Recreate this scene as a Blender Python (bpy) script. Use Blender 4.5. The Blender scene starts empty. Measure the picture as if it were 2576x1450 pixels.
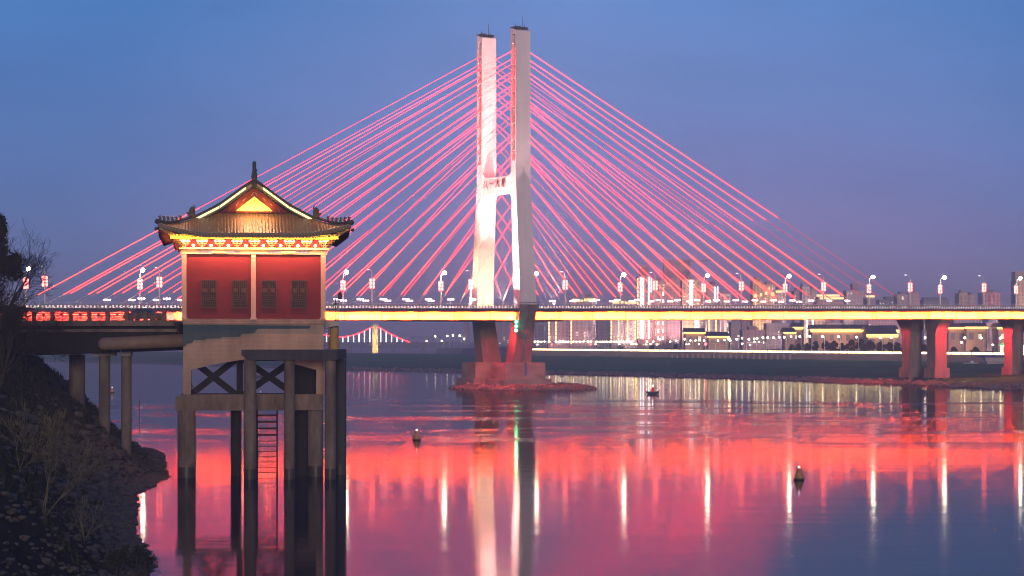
import bpy, math, random
from mathutils import Vector, Matrix, noise
random.seed(7)
SC = bpy.context.scene
COL = SC.collection
R = math.radians

# ------------------------------------------------------------------ camera, sky, sun, exposure
F, HX, HY, CZ = 6030.0, 1288.0, 858.0, 14.9        # focal length and horizon in 2576 px units, eye height
cam_d = bpy.data.cameras.new('camera')
cam = bpy.data.objects.new('camera', cam_d); COL.objects.link(cam)
cam.location = (0, 0, CZ); cam.rotation_euler = (R(90), 0, 0)
cam_d.sensor_width = 36.0; cam_d.lens = 36.0 * F / 2576.0
cam_d.shift_y = (HY - 725.0) / 2576.0
cam_d.clip_start = 1.0; cam_d.clip_end = 40000.0
SC.camera = cam

def lin(c):
    return tuple(((v/255.0)/12.92 if v/255.0 <= .04045 else ((v/255.0+.055)/1.055)**2.4) for v in c)

world = bpy.data.worlds.new('World'); SC.world = world; world.use_nodes = True
nt = world.node_tree; nt.nodes.clear()
N = nt.nodes.new; L = nt.links.new
out = N('ShaderNodeOutputWorld'); bg = N('ShaderNodeBackground'); L(bg.outputs[0], out.inputs[0])
tc = N('ShaderNodeTexCoord'); sep = N('ShaderNodeSeparateXYZ'); L(tc.outputs['Generated'], sep.inputs[0])
def ramp(stops):
    r = N('ShaderNodeValToRGB'); r.color_ramp.interpolation = 'EASE' if len(stops) < 3 else 'LINEAR'
    e = r.color_ramp.elements
    while len(e) < len(stops): e.new(.5)
    for k, (p, c) in enumerate(stops):
        e[k].position = p; e[k].color = (*lin(c), 1)
    return r
ra = ramp([(0, (154, 124, 172)), (.025, (138, 123, 177)), (.06, (118, 126, 184)), (.10, (101, 130, 190)), (.145, (90, 131, 192)), (.3, (60, 100, 172)), (1, (26, 50, 112))])
rb = ramp([(0, (97, 111, 160)), (.025, (87, 113, 167)), (.06, (77, 115, 174)), (.10, (68, 114, 176)), (.145, (60, 116, 178)), (.3, (46, 90, 158)), (1, (26, 50, 112))])
L(sep.outputs[2], ra.inputs[0]); L(sep.outputs[2], rb.inputs[0])
dot = N('ShaderNodeVectorMath'); dot.operation = 'DOT_PRODUCT'
L(tc.outputs['Generated'], dot.inputs[0]); dot.inputs[1].default_value = Vector((.045, 1, .03)).normalized()
mr = N('ShaderNodeMapRange'); mr.interpolation_type = 'SMOOTHSTEP'
mr.inputs[1].default_value = .972; mr.inputs[2].default_value = 1.0; L(dot.outputs['Value'], mr.inputs[0])
mx = N('ShaderNodeMix'); mx.data_type = 'RGBA'
L(mr.outputs[0], mx.inputs[0]); L(rb.outputs[0], mx.inputs[6]); L(ra.outputs[0], mx.inputs[7])
sn = N('ShaderNodeTexNoise'); sn.inputs['Scale'].default_value = 9; sn.inputs['Detail'].default_value = 4
smp = N('ShaderNodeMapping'); smp.inputs['Scale'].default_value = (1, 1, 3.5); L(tc.outputs['Generated'], smp.inputs[0]); L(smp.outputs[0], sn.inputs['Vector'])
sr = N('ShaderNodeMapRange'); sr.inputs[1].default_value = .3; sr.inputs[2].default_value = .7; sr.inputs[3].default_value = .93; sr.inputs[4].default_value = 1.05; L(sn.outputs['Fac'], sr.inputs[0])
sm_ = N('ShaderNodeMix'); sm_.data_type = 'RGBA'; sm_.blend_type = 'MULTIPLY'; sm_.inputs[0].default_value = 1
L(mx.outputs[2], sm_.inputs[6]); L(sr.outputs[0], sm_.inputs[7]); L(sm_.outputs[2], bg.inputs[0]); bg.inputs[1].default_value = 1.28

sun_d = bpy.data.lights.new('sun', 'SUN'); sun = bpy.data.objects.new('sun', sun_d); COL.objects.link(sun)
sun_d.energy = 1.9; sun_d.angle = R(14); sun_d.color = (1, .74, .58)
sun.rotation_euler = Vector((-.08, .98, -.13)).to_track_quat('-Z', 'Y').to_euler()

SC.view_settings.view_transform = 'Standard'; SC.view_settings.look = 'None'
SC.view_settings.exposure = 0; SC.view_settings.gamma = 1; SC.view_settings.use_curve_mapping = False
SC.cycles.use_denoising = True
SC.cycles.use_adaptive_sampling = True; SC.cycles.adaptive_threshold = .015
SC.cycles.max_bounces = 6; SC.cycles.diffuse_bounces = 2; SC.cycles.glossy_bounces = 3
SC.cycles.volume_bounces = 0; SC.cycles.filter_width = 1.1
SC.cycles.sample_clamp_indirect = 100; SC.cycles.use_light_tree = True
SC.cycles.caustics_reflective = False; SC.cycles.caustics_refractive = False

# ------------------------------------------------------------------ helpers
def XD(px, Y): return (px - HX) * Y / F
def ZD(py, Y): return CZ + (HY - py) * Y / F
def P(px, py, Y): return Vector((XD(px, Y), Y, ZD(py, Y)))

class MB:
    def __init__(s): s.v = []; s.f = []; s.m = []
    def add(s, vs, fs, mi=0):
        o = len(s.v); s.v += [tuple(p) for p in vs]
        for q in fs: s.f.append([o + i for i in q]); s.m.append(mi)
    def box(s, x0, x1, y0, y1, z0, z1, mi=0, M=None):
        vs = [Vector((x, y, z)) for z in (z0, z1) for y in (y0, y1) for x in (x0, x1)]
        if M: vs = [M @ p for p in vs]
        s.add(vs, [(0, 2, 3, 1), (4, 5, 7, 6), (0, 1, 5, 4), (2, 6, 7, 3), (0, 4, 6, 2), (1, 3, 7, 5)], mi)
    def beam(s, p, q, w, h, mi=0, up=(0, 0, 1)):
        p, q = Vector(p), Vector(q); d = (q - p); l = d.length; d.normalize()
        a = d.cross(Vector(up))
        if a.length < 1e-5: a = d.cross(Vector((1, 0, 0)))
        a.normalize(); b = a.cross(d)
        vs = [c + a * i * w / 2 + b * j * h / 2 for c in (p, q) for i, j in ((-1, -1), (1, -1), (1, 1), (-1, 1))]
        s.add(vs, [(3, 2, 1, 0), (4, 5, 6, 7), (0, 1, 5, 4), (1, 2, 6, 5), (2, 3, 7, 6), (3, 0, 4, 7)], mi)
    def tube(s, pts, r, n=6, mi=0, cap=True):
        pts = [Vector(p) for p in pts]
        rs = r if isinstance(r, (list, tuple)) else [r] * len(pts)
        vs = []; pa = None
        for i, p in enumerate(pts):
            d = (pts[min(i + 1, len(pts) - 1)] - pts[max(i - 1, 0)]).normalized()
            if pa is None:
                a = d.cross(Vector((0, 0, 1)))
                if a.length < .05: a = d.cross(Vector((1, 0, 0)))
            else:
                a = pa - d * pa.dot(d)
                if a.length < 1e-4: a = d.cross(Vector((0, 1, 0)))
            a.normalize(); pa = a; b = d.cross(a)
            for k in range(n):
                t = 2 * math.pi * k / n
                vs.append(p + (a * math.cos(t) + b * math.sin(t)) * rs[i])
        fs = [(i*n+k, i*n+(k+1) % n, (i+1)*n+(k+1) % n, (i+1)*n+k) for i in range(len(pts)-1) for k in range(n)]
        if cap: fs += [tuple(range(n-1, -1, -1)), tuple((len(pts)-1)*n + k for k in range(n))]
        s.add(vs, fs, mi)
    def lathe(s, c, prof, n=12, mi=0):
        c = Vector(c); vs = []
        for r, z in prof:
            for k in range(n):
                t = 2*math.pi*k/n; vs.append(c + Vector((r*math.cos(t), r*math.sin(t), z)))
        fs = [(i*n+k, i*n+(k+1) % n, (i+1)*n+(k+1) % n, (i+1)*n+k) for i in range(len(prof)-1) for k in range(n)]
        fs += [tuple(range(n-1, -1, -1)), tuple((len(prof)-1)*n+k for k in range(n))]
        s.add(vs, fs, mi)
    def cyl(s, x, y, r, z0, z1, n=14, mi=0, r1=None):
        s.lathe((x, y, 0), [(r, z0), (r if r1 is None else r1, z1)], n, mi)
    def ball(s, c, r, n=10, mi=0, sz=1.0):
        k = 6
        s.lathe(c, [(max(.001, r*math.sin(math.pi*i/k)), -r*sz*math.cos(math.pi*i/k)) for i in range(k+1)], n, mi)
    def prism(s, poly, f, d0, d1, mi=0):          # poly: 2-D outline, f(a, b, depth) -> point
        n = len(poly)
        vs = [f(a, b, d0) for a, b in poly] + [f(a, b, d1) for a, b in poly]
        s.add(vs, [tuple(range(n-1, -1, -1)), tuple(range(n, 2*n))] + [(i, (i+1) % n, n+(i+1) % n, n+i) for i in range(n)], mi)
    def loft(s, rings, mi=0, cap=True):
        n = len(rings[0]); vs = [p for r in rings for p in r]
        fs = [(i*n+k, i*n+(k+1) % n, (i+1)*n+(k+1) % n, (i+1)*n+k) for i in range(len(rings)-1) for k in range(n)]
        if cap: fs += [tuple(range(n-1, -1, -1)), tuple((len(rings)-1)*n+k for k in range(n))]
        s.add(vs, fs, mi)
    def grid(s, pts, mi=0):                        # pts[i][j]
        ni, nj = len(pts), len(pts[0])
        s.add([p for r in pts for p in r], [(i*nj+j, (i+1)*nj+j, (i+1)*nj+j+1, i*nj+j+1) for i in range(ni-1) for j in range(nj-1)], mi)
    def rock(s, c, r, flat=.7, mi=0):
        t = (1+5**.5)/2; a = [(-1,t,0),(1,t,0),(-1,-t,0),(1,-t,0),(0,-1,t),(0,1,t),(0,-1,-t),(0,1,-t),(t,0,-1),(t,0,1),(-t,0,-1),(-t,0,1)]
        fs = [(0,11,5),(0,5,1),(0,1,7),(0,7,10),(0,10,11),(1,5,9),(5,11,4),(11,10,2),(10,7,6),(7,1,8),(3,9,4),(3,4,2),(3,2,6),(3,6,8),(3,8,9),(4,9,5),(2,4,11),(6,2,10),(8,6,7),(9,8,1)]
        c = Vector(c); sx, sy = random.uniform(.7, 1.4), random.uniform(.7, 1.4)
        s.add([c + Vector((x*sx, y*sy, z*flat)) * r * .52 * random.uniform(.75, 1.2) for x, y, z in a], fs, mi)

def obj(name, mb, mats, parent=None, smooth=False):
    me = bpy.data.meshes.new(name)
    me.from_pydata(mb.v, [], mb.f)
    if not isinstance(mats, (list, tuple)): mats = [mats]
    for m in mats: me.materials.append(m)
    if len(mats) > 1: me.polygons.foreach_set('material_index', mb.m)
    if smooth: me.polygons.foreach_set('use_smooth', [True]*len(me.polygons))
    me.update()
    o = bpy.data.objects.new(name, me); COL.objects.link(o)
    if parent: o.parent = parent
    return o
def tag(o, label, cat, group=None):
    o['label'] = label; o['category'] = cat
    if group: o['group'] = group
    return o
def thing(name, label, cat, loc=(0, 0, 0), rz=0, group=None):
    o = bpy.data.objects.new(name, None); COL.objects.link(o); o.empty_display_size = .1
    o.location = loc; o.rotation_euler = (0, 0, rz)
    return tag(o, label, cat, group)
def kind(o, k): o['kind'] = k; return o
KIDS = {}
def kids(o): return [c for c in bpy.data.objects if c.parent == o]
def dup(o, parent=None, ch=None):
    c = o.copy(); COL.objects.link(c)
    if parent: c.parent = parent
    for k in kids(o): dup(k, c)
    return c
def light(name, typ, loc, target, energy, color, parent=None, **kw):
    d = bpy.data.lights.new(name, typ); d.energy = energy; d.color = color
    for k, v in kw.items(): setattr(d, k, v)
    o = bpy.data.objects.new(name, d); COL.objects.link(o); o.location = loc
    if target is not None:
        o.rotation_euler = (Vector(target) - Vector(loc)).to_track_quat('-Z', 'Y').to_euler()
    if parent: o.parent = parent
    return o

# ------------------------------------------------------------------ materials
def mat(name, col, rough=.7, metal=0, var=0, scale=1.0, var2=None, bump=0, bscale=None, emit=None, es=0, spec=.4, stretch=None):
    m = bpy.data.materials.new(name); m.use_nodes = True
    t = m.node_tree; b = t.nodes['Principled BSDF']
    b.inputs['Base Color'].default_value = (*col, 1); b.inputs['Roughness'].default_value = rough
    b.inputs['Metallic'].default_value = metal; b.inputs['Specular IOR Level'].default_value = spec
    if emit:
        b.inputs['Emission Color'].default_value = (*emit, 1); b.inputs['Emission Strength'].default_value = es
    if var or bump:
        tc = t.nodes.new('ShaderNodeTexCoord'); mp = t.nodes.new('ShaderNodeMapping')
        t.links.new(tc.outputs['Object'], mp.inputs[0])
        if stretch: mp.inputs['Scale'].default_value = stretch
        n = t.nodes.new('ShaderNodeTexNoise'); n.inputs['Scale'].default_value = scale; n.inputs['Detail'].default_value = 6
        n.inputs['Roughness'].default_value = .65
        t.links.new(mp.outputs[0], n.inputs['Vector'])
    if var:
        cr = t.nodes.new('ShaderNodeValToRGB'); e = cr.color_ramp.elements
        e[0].position = .34; e[1].position = .68
        c2 = var2 or tuple(min(1, c*(1+var)) for c in col)
        e[0].color = (*[c*(1-var) for c in col], 1); e[1].color = (*c2, 1)
        t.links.new(n.outputs['Fac'], cr.inputs[0]); t.links.new(cr.outputs[0], b.inputs['Base Color'])
    if bump:
        bp = t.nodes.new('ShaderNodeBump'); bp.inputs['Strength'].default_value = bump
        bp.inputs['Distance'].default_value = .3
        t.links.new(n.outputs['Fac'], bp.inputs['Height']); t.links.new(bp.outputs[0], b.inputs['Normal'])
    return m
def glow(name, col, s): return mat(name, (.02, .02, .02), .5, emit=col, es=s)

def brick_mat(name, c1, c2, mortar, w, h, scale=1.0, rough=.8, ms=.02, stain=.35):
    m = mat(name, c1, rough); t = m.node_tree; b = t.nodes['Principled BSDF']
    tc = t.nodes.new('ShaderNodeTexCoord'); sp = t.nodes.new('ShaderNodeSeparateXYZ'); t.links.new(tc.outputs['Object'], sp.inputs[0])
    ad = t.nodes.new('ShaderNodeMath'); t.links.new(sp.outputs[0], ad.inputs[0]); t.links.new(sp.outputs[1], ad.inputs[1])
    cb = t.nodes.new('ShaderNodeCombineXYZ'); t.links.new(ad.outputs[0], cb.inputs[0]); t.links.new(sp.outputs[2], cb.inputs[1])
    br = t.nodes.new('ShaderNodeTexBrick'); t.links.new(cb.outputs[0], br.inputs['Vector'])
    br.inputs['Color1'].default_value = (*c1, 1); br.inputs['Color2'].default_value = (*c2, 1); br.inputs['Mortar'].default_value = (*mortar, 1)
    br.inputs['Scale'].default_value = scale; br.inputs['Brick Width'].default_value = w; br.inputs['Row Height'].default_value = h
    br.inputs['Mortar Size'].default_value = ms
    n = t.nodes.new('ShaderNodeTexNoise'); n.inputs['Scale'].default_value = .5; n.inputs['Detail'].default_value = 6
    mp = t.nodes.new('ShaderNodeMapping'); mp.inputs['Scale'].default_value = (1, 1, .35)
    t.links.new(tc.outputs['Object'], mp.inputs[0]); t.links.new(mp.outputs[0], n.inputs['Vector'])
    mr = t.nodes.new('ShaderNodeMapRange'); mr.inputs[1].default_value = .3; mr.inputs[2].default_value = .7
    mr.inputs[3].default_value = 1-stain; mr.inputs[4].default_value = 1+stain*.4
    t.links.new(n.outputs['Fac'], mr.inputs[0])
    mu = t.nodes.new('ShaderNodeMix'); mu.data_type = 'RGBA'; mu.blend_type = 'MULTIPLY'; mu.inputs[0].default_value = 1
    t.links.new(br.outputs['Color'], mu.inputs[6]); t.links.new(mr.outputs[0], mu.inputs[7]); t.links.new(mu.outputs[2], b.inputs['Base Color'])
    return m

M = {}
M['pier_red'] = mat('bank_pier_concrete', (.2, .17, .165), .9, var=.3, scale=.4, bump=.2, stretch=(1, 1, .2))
M['concrete'] = mat('concrete', (.36, .34, .33), .85, var=.22, scale=.35, bump=.2, stretch=(1, 1, .25))
M['tower'] = mat('tower_concrete', (.64, .57, .56), .8, var=.1, scale=.25, stretch=(1, 1, .1))
M['recess_red_light'] = mat('recess_red_light', (.42, .2, .19), .8, var=.25, scale=.8)  # red light inside the recess, put into the base colour
M['pier'] = mat('stained_pier', (.15, .12, .115), .9, var=.45, scale=.5, bump=.3, stretch=(1, 1, .12))
M['plinth'] = mat('plinth_concrete', (.22, .19, .175), .9, var=.35, scale=.35, bump=.3, stretch=(.5, .5, 1))
M['girder'] = mat('girder_paint', (.6, .58, .52), .6, var=.1, scale=.3)
M['dark_steel'] = mat('dark_steel', (.05, .045, .05), .6, var=.3, scale=1)
M['rail'] = mat('railing_stone', (.32, .29, .28), .8, var=.2, scale=1)
M['barrier'] = mat('white_barrier', (.75, .74, .7), .6, var=.1, scale=.6)
M['asphalt'] = mat('asphalt', (.05, .05, .052), .9, var=.2, scale=2)
M['pole'] = mat('pole_paint', (.62, .6, .6), .4, var=.06, scale=1)
M['cable_end'] = mat('cable_sleeve', (.5, .45, .45), .5, var=.1, scale=1)
M['cable_a'] = glow('cable_emit_strong', (1, .013, .014), 23)  # red emission set on the cable surface itself
M['cable_foot'] = glow('cable_emit_foot', (1, .022, .016), 23.0)
M['cable_faint'] = glow('cable_emit_faint', (1, .04, .06), 1.2)
M['cable_b'] = glow('cable_emit', (1, .016, .018), 8.5)
M['cable_c'] = glow('cable_emit_dim', (1, .022, .026), 3.2)
M['lamp_on'] = glow('lamp_on', (1, .9, .6), 120)
M['lamp_off'] = glow('lamp_faint', (.9, .9, 1), 2.0)
M['lantern'] = glow('lantern_red', (1, .11, .09), 12)
M['flood'] = glow('floodlight_lens', (1, .52, .5), 9)
M['green_led'] = glow('green_led', (.05, 1, .38), 75)
M['red_led'] = glow('red_led', (1, .06, .08), 14)
M['white_led'] = glow('white_led', (.85, .9, 1), 7)
M['white_spot'] = glow('white_spot', (1, .95, .85), 40)
M['city_lamp'] = glow('city_lamp', (1, .84, .6), 34)
M['city_lamp_warm'] = glow('city_lamp_warm', (1, .62, .28), 80)
M['warm_led'] = glow('warm_led', (1, .66, .26), 4.5)
M['warm_soft'] = glow('warm_soft', (1, .62, .22), 1.3)
M['quay_led'] = glow('quay_led', (1, .76, .34), 9)
M['eave_led'] = glow('eave_led', (1, .55, .12), 4.5)
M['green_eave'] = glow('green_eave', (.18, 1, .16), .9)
M['roof_led'] = glow('roof_led', (1, .88, .36), 2.1)
M['letter'] = mat('letter_red', (.12, .012, .012), .8, spec=.05)
M['redwall'] = mat('red_wall', (.115, .009, .016), .75, var=.14, scale=.5)
M['cream'] = mat('cream_paint', (.42, .31, .235), .7, var=.12, scale=.8, stretch=(1, 1, .3))
M['gold'] = mat('gold_paint', (.62, .45, .2), .55, var=.1, scale=2)
M['bracket'] = mat('bracket_paint', (.42, .2, .12), .6, var=.25, scale=3)
M['eaveboard'] = mat('eave_board', (.62, .56, .22), .6, var=.07, scale=1.5)
M['soffit'] = mat('soffit_paint', (.2, .05, .045), .7, var=.2, scale=1.5)
M['blue_paint'] = mat('blue_paint', (.05, .07, .3), .6, var=.4, scale=4, var2=(.2, .22, .34))
M['tile'] = mat('glazed_tile', (.26, .15, .065), .38, var=.3, scale=4, bump=.2)
M['ridge'] = mat('ridge_tile', (.05, .05, .04), .5, var=.3, scale=3)
M['beast'] = mat('beast_glaze', (.12, .085, .04), .4, var=.3, scale=5)
M['yellow_board'] = mat('gable_board', (.62, .55, .2), .6, var=.22, scale=1.6)
M['stone_course'] = brick_mat('stone_course', (.31, .225, .165), (.22, .165, .13), (.14, .11, .09), .8, .2)
M['beige_tile'] = brick_mat('beige_tile', (.3, .225, .165), (.275, .205, .15), (.23, .17, .13), .5, .14, stain=.4)
M['teal_tile'] = brick_mat('teal_tile', (.035, .075, .09), (.03, .062, .08), (.022, .045, .06), .5, .14, stain=.3)
M['cap'] = mat('cap_concrete', (.035, .036, .045), .85, var=.3, scale=.7, stretch=(1, 1, .2), bump=.2)
M['pile'] = mat('pile_concrete', (.125, .098, .082), .9, var=.45, scale=.6, bump=.35, stretch=(1, 1, .35))
M['wet'] = mat('wet_concrete', (.025, .022, .022), .5, var=.3, scale=1)
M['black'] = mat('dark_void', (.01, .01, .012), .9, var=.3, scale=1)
M['window_wood'] = mat('window_wood', (.085, .06, .05), .8, spec=.05, var=.2, scale=4)
M['glass'] = mat('dark_glass', (.015, .02, .025), .5, spec=.05)
M['soil'] = mat('bank_soil', (.016, .016, .013), 1, var=.5, scale=.4, bump=.6, spec=.1)
M['rocks'] = mat('bank_rock', (.06, .057, .055), .95, var=.4, scale=.9, bump=.3, spec=.2)
M['island'] = mat('island_rock', (.17, .13, .125), .95, var=.4, scale=.6, bump=.3)
M['field'] = mat('field_grass', (.025, .16, .07), 1, var=.35, scale=.012, stretch=(.6, 1.6, 1), spec=.05)
M['sand'] = mat('sandbar', (.2, .13, .11), 1, var=.35, scale=.06, bump=.2, spec=.1)
M['embank'] = mat('embankment_stone', (.16, .12, .14), .95, var=.2, scale=.03, spec=.1)
M['ground'] = mat('city_ground', (.09, .075, .085), 1, var=.2, scale=.02, spec=.1)
M['bark'] = mat('bark', (.035, .03, .028), 1, var=.3, scale=3, spec=.1)
M['twig'] = mat('pale_twig', (.1, .092, .062), .95, var=.3, scale=3, spec=.1)
M['leaf'] = mat('evergreen_leaf', (.012, .026, .02), .9, var=.5, scale=1.5, spec=.1)
M['leaf2'] = mat('shrub_leaf', (.02, .03, .018), .9, var=.5, scale=1.5, spec=.1)
M['leaf_city'] = mat('city_tree_leaf', (.05, .05, .045), .95, var=.4, scale=.2, spec=.05)
M['car'] = mat('car_paint', (.045, .055, .065), .3, spec=.6)
M['rubber'] = mat('rubber', (.012, .012, .012), .8)
M['alloy'] = mat('alloy', (.3, .3, .3), .35, metal=.8)
M['buoy'] = mat('buoy_paint', (.34, .19, .05), .6, var=.35, scale=3)
M['buoy_dark'] = mat('buoy_dark', (.015, .013, .013), .5)
M['hull'] = mat('hull_paint', (.03, .05, .09), .5, var=.2, scale=3)
M['red_paint'] = mat('red_paint', (.5, .03, .04), .5, emit=None)
M['blue_gauge'] = mat('blue_gauge', (.02, .12, .3), .7)
M['white_paint'] = mat('white_paint', (.7, .7, .72), .6)
M['blue_roof'] = mat('blue_roof', (.05, .07, .2), .6)
M['balcony_col'] = mat('ochre_column', (.3, .2, .06), .7, var=.2, scale=2)

def facade(name, wall, lit=.1):
    return mat(name, wall, .85, var=.12, scale=.05, spec=.2)
def window_mat(name, glass, litfrac, warm=(1, .72, .38), es=.9):
    m = mat(name, glass, .3, spec=.4); t = m.node_tree; b = t.nodes['Principled BSDF']
    ge = t.nodes.new('ShaderNodeNewGeometry'); dv = t.nodes.new('ShaderNodeVectorMath'); dv.operation = 'DIVIDE'
    dv.inputs[1].default_value = (4, 4, 3.2); t.links.new(ge.outputs['Position'], dv.inputs[0])
    fl = t.nodes.new('ShaderNodeVectorMath'); fl.operation = 'FLOOR'; t.links.new(dv.outputs[0], fl.inputs[0])
    wn = t.nodes.new('ShaderNodeTexWhiteNoise'); wn.noise_dimensions = '3D'; t.links.new(fl.outputs[0], wn.inputs['Vector'])
    gt = t.nodes.new('ShaderNodeMath'); gt.operation = 'LESS_THAN'; gt.inputs[1].default_value = litfrac
    t.links.new(wn.outputs['Value'], gt.inputs[0])
    mu = t.nodes.new('ShaderNodeMath'); mu.operation = 'MULTIPLY'; mu.inputs[1].default_value = es
    t.links.new(gt.outputs[0], mu.inputs[0])
    b.inputs['Emission Color'].default_value = (*warm, 1); t.links.new(mu.outputs[0], b.inputs['Emission Strength'])
    return m
M['win_few'] = window_mat('windows_few_lit', (.13, .1, .13), .06, warm=(1, .85, .6), es=1.2)
M['win_some'] = window_mat('windows_some_lit', (.14, .1, .11), .2, es=1.3)

# ------------------------------------------------------------------ water
def water():
    m = bpy.data.materials.new('river_water'); m.use_nodes = True
    t = m.node_tree; b = t.nodes['Principled BSDF']
    b.inputs['Base Color'].default_value = (.006, .012, .02, 1); b.inputs['IOR'].default_value = 1.33
    b.inputs['Specular IOR Level'].default_value = .62
    tc = t.nodes.new('ShaderNodeTexCoord')
    def noise_n(sx, sy, scale, det=3, rough=.5):
        mp = t.nodes.new('ShaderNodeMapping'); mp.inputs['Scale'].default_value = (sx, sy, 1)
        t.links.new(tc.outputs['Object'], mp.inputs[0])
        n = t.nodes.new('ShaderNodeTexNoise'); n.inputs['Scale'].default_value = scale
        n.inputs['Detail'].default_value = det; n.inputs['Roughness'].default_value = rough
        t.links.new(mp.outputs[0], n.inputs['Vector']); return n
    # belts of ruffled water lie across the river about 350 to 560 m out
    n1 = noise_n(.42, 1, .034, 6, .62)
    sp = t.nodes.new('ShaderNodeSeparateXYZ'); t.links.new(tc.outputs['Object'], sp.inputs[0])
    r0 = t.nodes.new('ShaderNodeMapRange'); r0.inputs[1].default_value = .49; r0.inputs[2].default_value = .54; r0.interpolation_type = 'SMOOTHSTEP'
    t.links.new(n1.outputs['Fac'], r0.inputs[0])
    def mth(op, a, bb):
        q = t.nodes.new('ShaderNodeMath'); q.operation = op
        for i, x in enumerate((a, bb)):
            if hasattr(x, 'is_output'): t.links.new(x, q.inputs[i])
            else: q.inputs[i].default_value = x
        return q.outputs[0]
    near = t.nodes.new('ShaderNodeMapRange'); near.inputs[1].default_value = 300; near.inputs[2].default_value = 370; near.interpolation_type = 'SMOOTHSTEP'
    t.links.new(sp.outputs[1], near.inputs[0])
    far = t.nodes.new('ShaderNodeMapRange'); far.inputs[1].default_value = 560; far.inputs[2].default_value = 640; far.interpolation_type = 'SMOOTHSTEP'
    t.links.new(sp.outputs[1], far.inputs[0])
    belt = mth('MULTIPLY', mth('MULTIPLY', near.outputs[0], mth('SUBTRACT', 1.0, far.outputs[0])), r0.outputs[0])
    rg = mth('ADD', .07, mth('MULTIPLY', belt, .1))
    t.links.new(rg, b.inputs['Roughness'])
    n2 = noise_n(.45, 1, .3, 5, .65); n3 = noise_n(.35, 1, .11, 3, .5)
    h = mth('ADD', mth('MULTIPLY', n2.outputs['Fac'], .0075), mth('MULTIPLY', n3.outputs['Fac'], .03))
    bp = t.nodes.new('ShaderNodeBump'); bp.inputs['Strength'].default_value = 1.0; bp.inputs['Distance'].default_value = 1.0
    t.links.new(h, bp.inputs['Height']); t.links.new(bp.outputs[0], b.inputs['Normal'])
    df = t.nodes.new('ShaderNodeBsdfDiffuse'); df.inputs[0].default_value = (.01, .018, .03, 1)
    ms = t.nodes.new('ShaderNodeMixShader'); ms.inputs[0].default_value = .42
    t.links.new(b.outputs[0], ms.inputs[1]); t.links.new(df.outputs[0], ms.inputs[2])
    t.links.new(ms.outputs[0], t.nodes['Material Output'].inputs[0])
    return m
w = MB(); w.add([(-9000, -300, 0), (9000, -300, 0), (9000, 16000, 0), (-9000, 16000, 0)], [(0, 1, 2, 3)])
kind(obj('river_water', w, water()), 'structure')

# ------------------------------------------------------------------ far bank: field, embankment, city ground
def lerp_pts(pts, n):
    o = []
    for i in range(len(pts)-1):
        for k in range(n): 
            t = k/n; o.append(tuple(a+(b-a)*t for a, b in zip(pts[i], pts[i+1])))
    return o + [pts[-1]]
SHORE = [(-900, 2500), (-480, 2000), (-269, 1640), (-85, 1235), (37, 1050), (108, 915), (140, 800), (168, 660), (215, 520), (320, 380)]
LEVEE = [(-1100, 3050), (-600, 2500), (-330, 2200), (-135, 1950), (17, 1671), (110, 1420), (172, 1260), (225, 1120), (330, 900), (520, 640)]
a = lerp_pts(SHORE, 12); b = lerp_pts(LEVEE, 12)
prof = [(-.03, -1.2), (0, -.1), (.03, .9), (.08, 1.4), (.2, 2.0), (.4, 2.8), (.6, 3.4), (.8, 4.2), (1, 5.0)]
rows = []
for (x0, y0), (x1, y1) in zip(a, b):
    r = []
    for t, z in prof:
        x, y = x0+(x1-x0)*t, y0+(y1-y0)*t
        nz = noise.noise((x*.02, y*.02, 3)) * 1.2
        if t <= .08: x += nz*4
        r.append((x, y, z + (nz*.5 if .03 < t < 1 else 0)))
    rows.append(r)
fm = MB(); fm.grid([r[2:] for r in rows]); kind(obj('field', fm, M['field'], smooth=True), 'structure')
sm = MB(); sm.grid([r[:3] for r in rows]); kind(obj('shore', sm, M['sand'], smooth=True), 'structure')
# stony edge of the field
st = MB()
for (x0, y0), (x1, y1) in zip(lerp_pts(SHORE, 130), lerp_pts(LEVEE, 130)):
    if y0 > 1300: continue
    for k in range(3):
        t = random.uniform(-.004, .045)
        st.rock((x0+(x1-x0)*t + random.uniform(-2, 2), y0+(y1-y0)*t, .1+t*22), random.uniform(.4, 1.2), .6)
kind(obj('shore_stones', st, M['island']), 'stuff')
# low shoal before the right-hand piers
sb = MB(); g = []
for i in range(26):
    u = i/25; r = []
    for j in range(9):
        v = j/8
        x = 92 + 130*u; yc = 905 - 150*u - 20*u*u
        wd = (14 + 30*u) * min(1, u*5)
        z = -.5 + 1.5*math.sin(math.pi*v)*min(1, u*4+.15) + .25*noise.noise((x*.12, v*4, 1))
        r.append((x, yc - wd + 2*wd*v, z))
    g.append(r)
sb.grid(g); kind(obj('sandbar', sb, M['sand'], smooth=True), 'structure')
# embankment and city plateau
EMB = [(-40, 1900), (17, 1671), (110, 1420), (172, 1260), (225, 1120), (330, 900), (520, 640)]
em = MB(); em.grid([[(x-3, y-4, 4.0), (x+2, y+3, 8.2), (x+4, y+8, 8.4)] for x, y in lerp_pts(EMB, 8)])
tag(obj('embankment_wall', em, M['embank']), 'sloping purple grey stone embankment wall along the far green bank', 'embankment')
cg = MB(); cg.add([(x+4, y+8, 8.4) for x, y in EMB] + [(1500, 640, 8.4), (4500, 5200, 8.4), (-40, 5200, 8.4), (-34, 2600, 8.4)], [tuple(range(len(EMB)+4))])
kind(obj('city_ground', cg, M['ground']), 'structure')
fs = MB()
fs.grid([[(x, 5200+240*math.sin(x*.002), -1), (x, 5300, 5+3*noise.noise((x*.004, 0, 0))), (x, 9000, 14)] for x in range(-4000, 1200, 200)])
kind(obj('far_shore', fs, M['ground']), 'structure')

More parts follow.
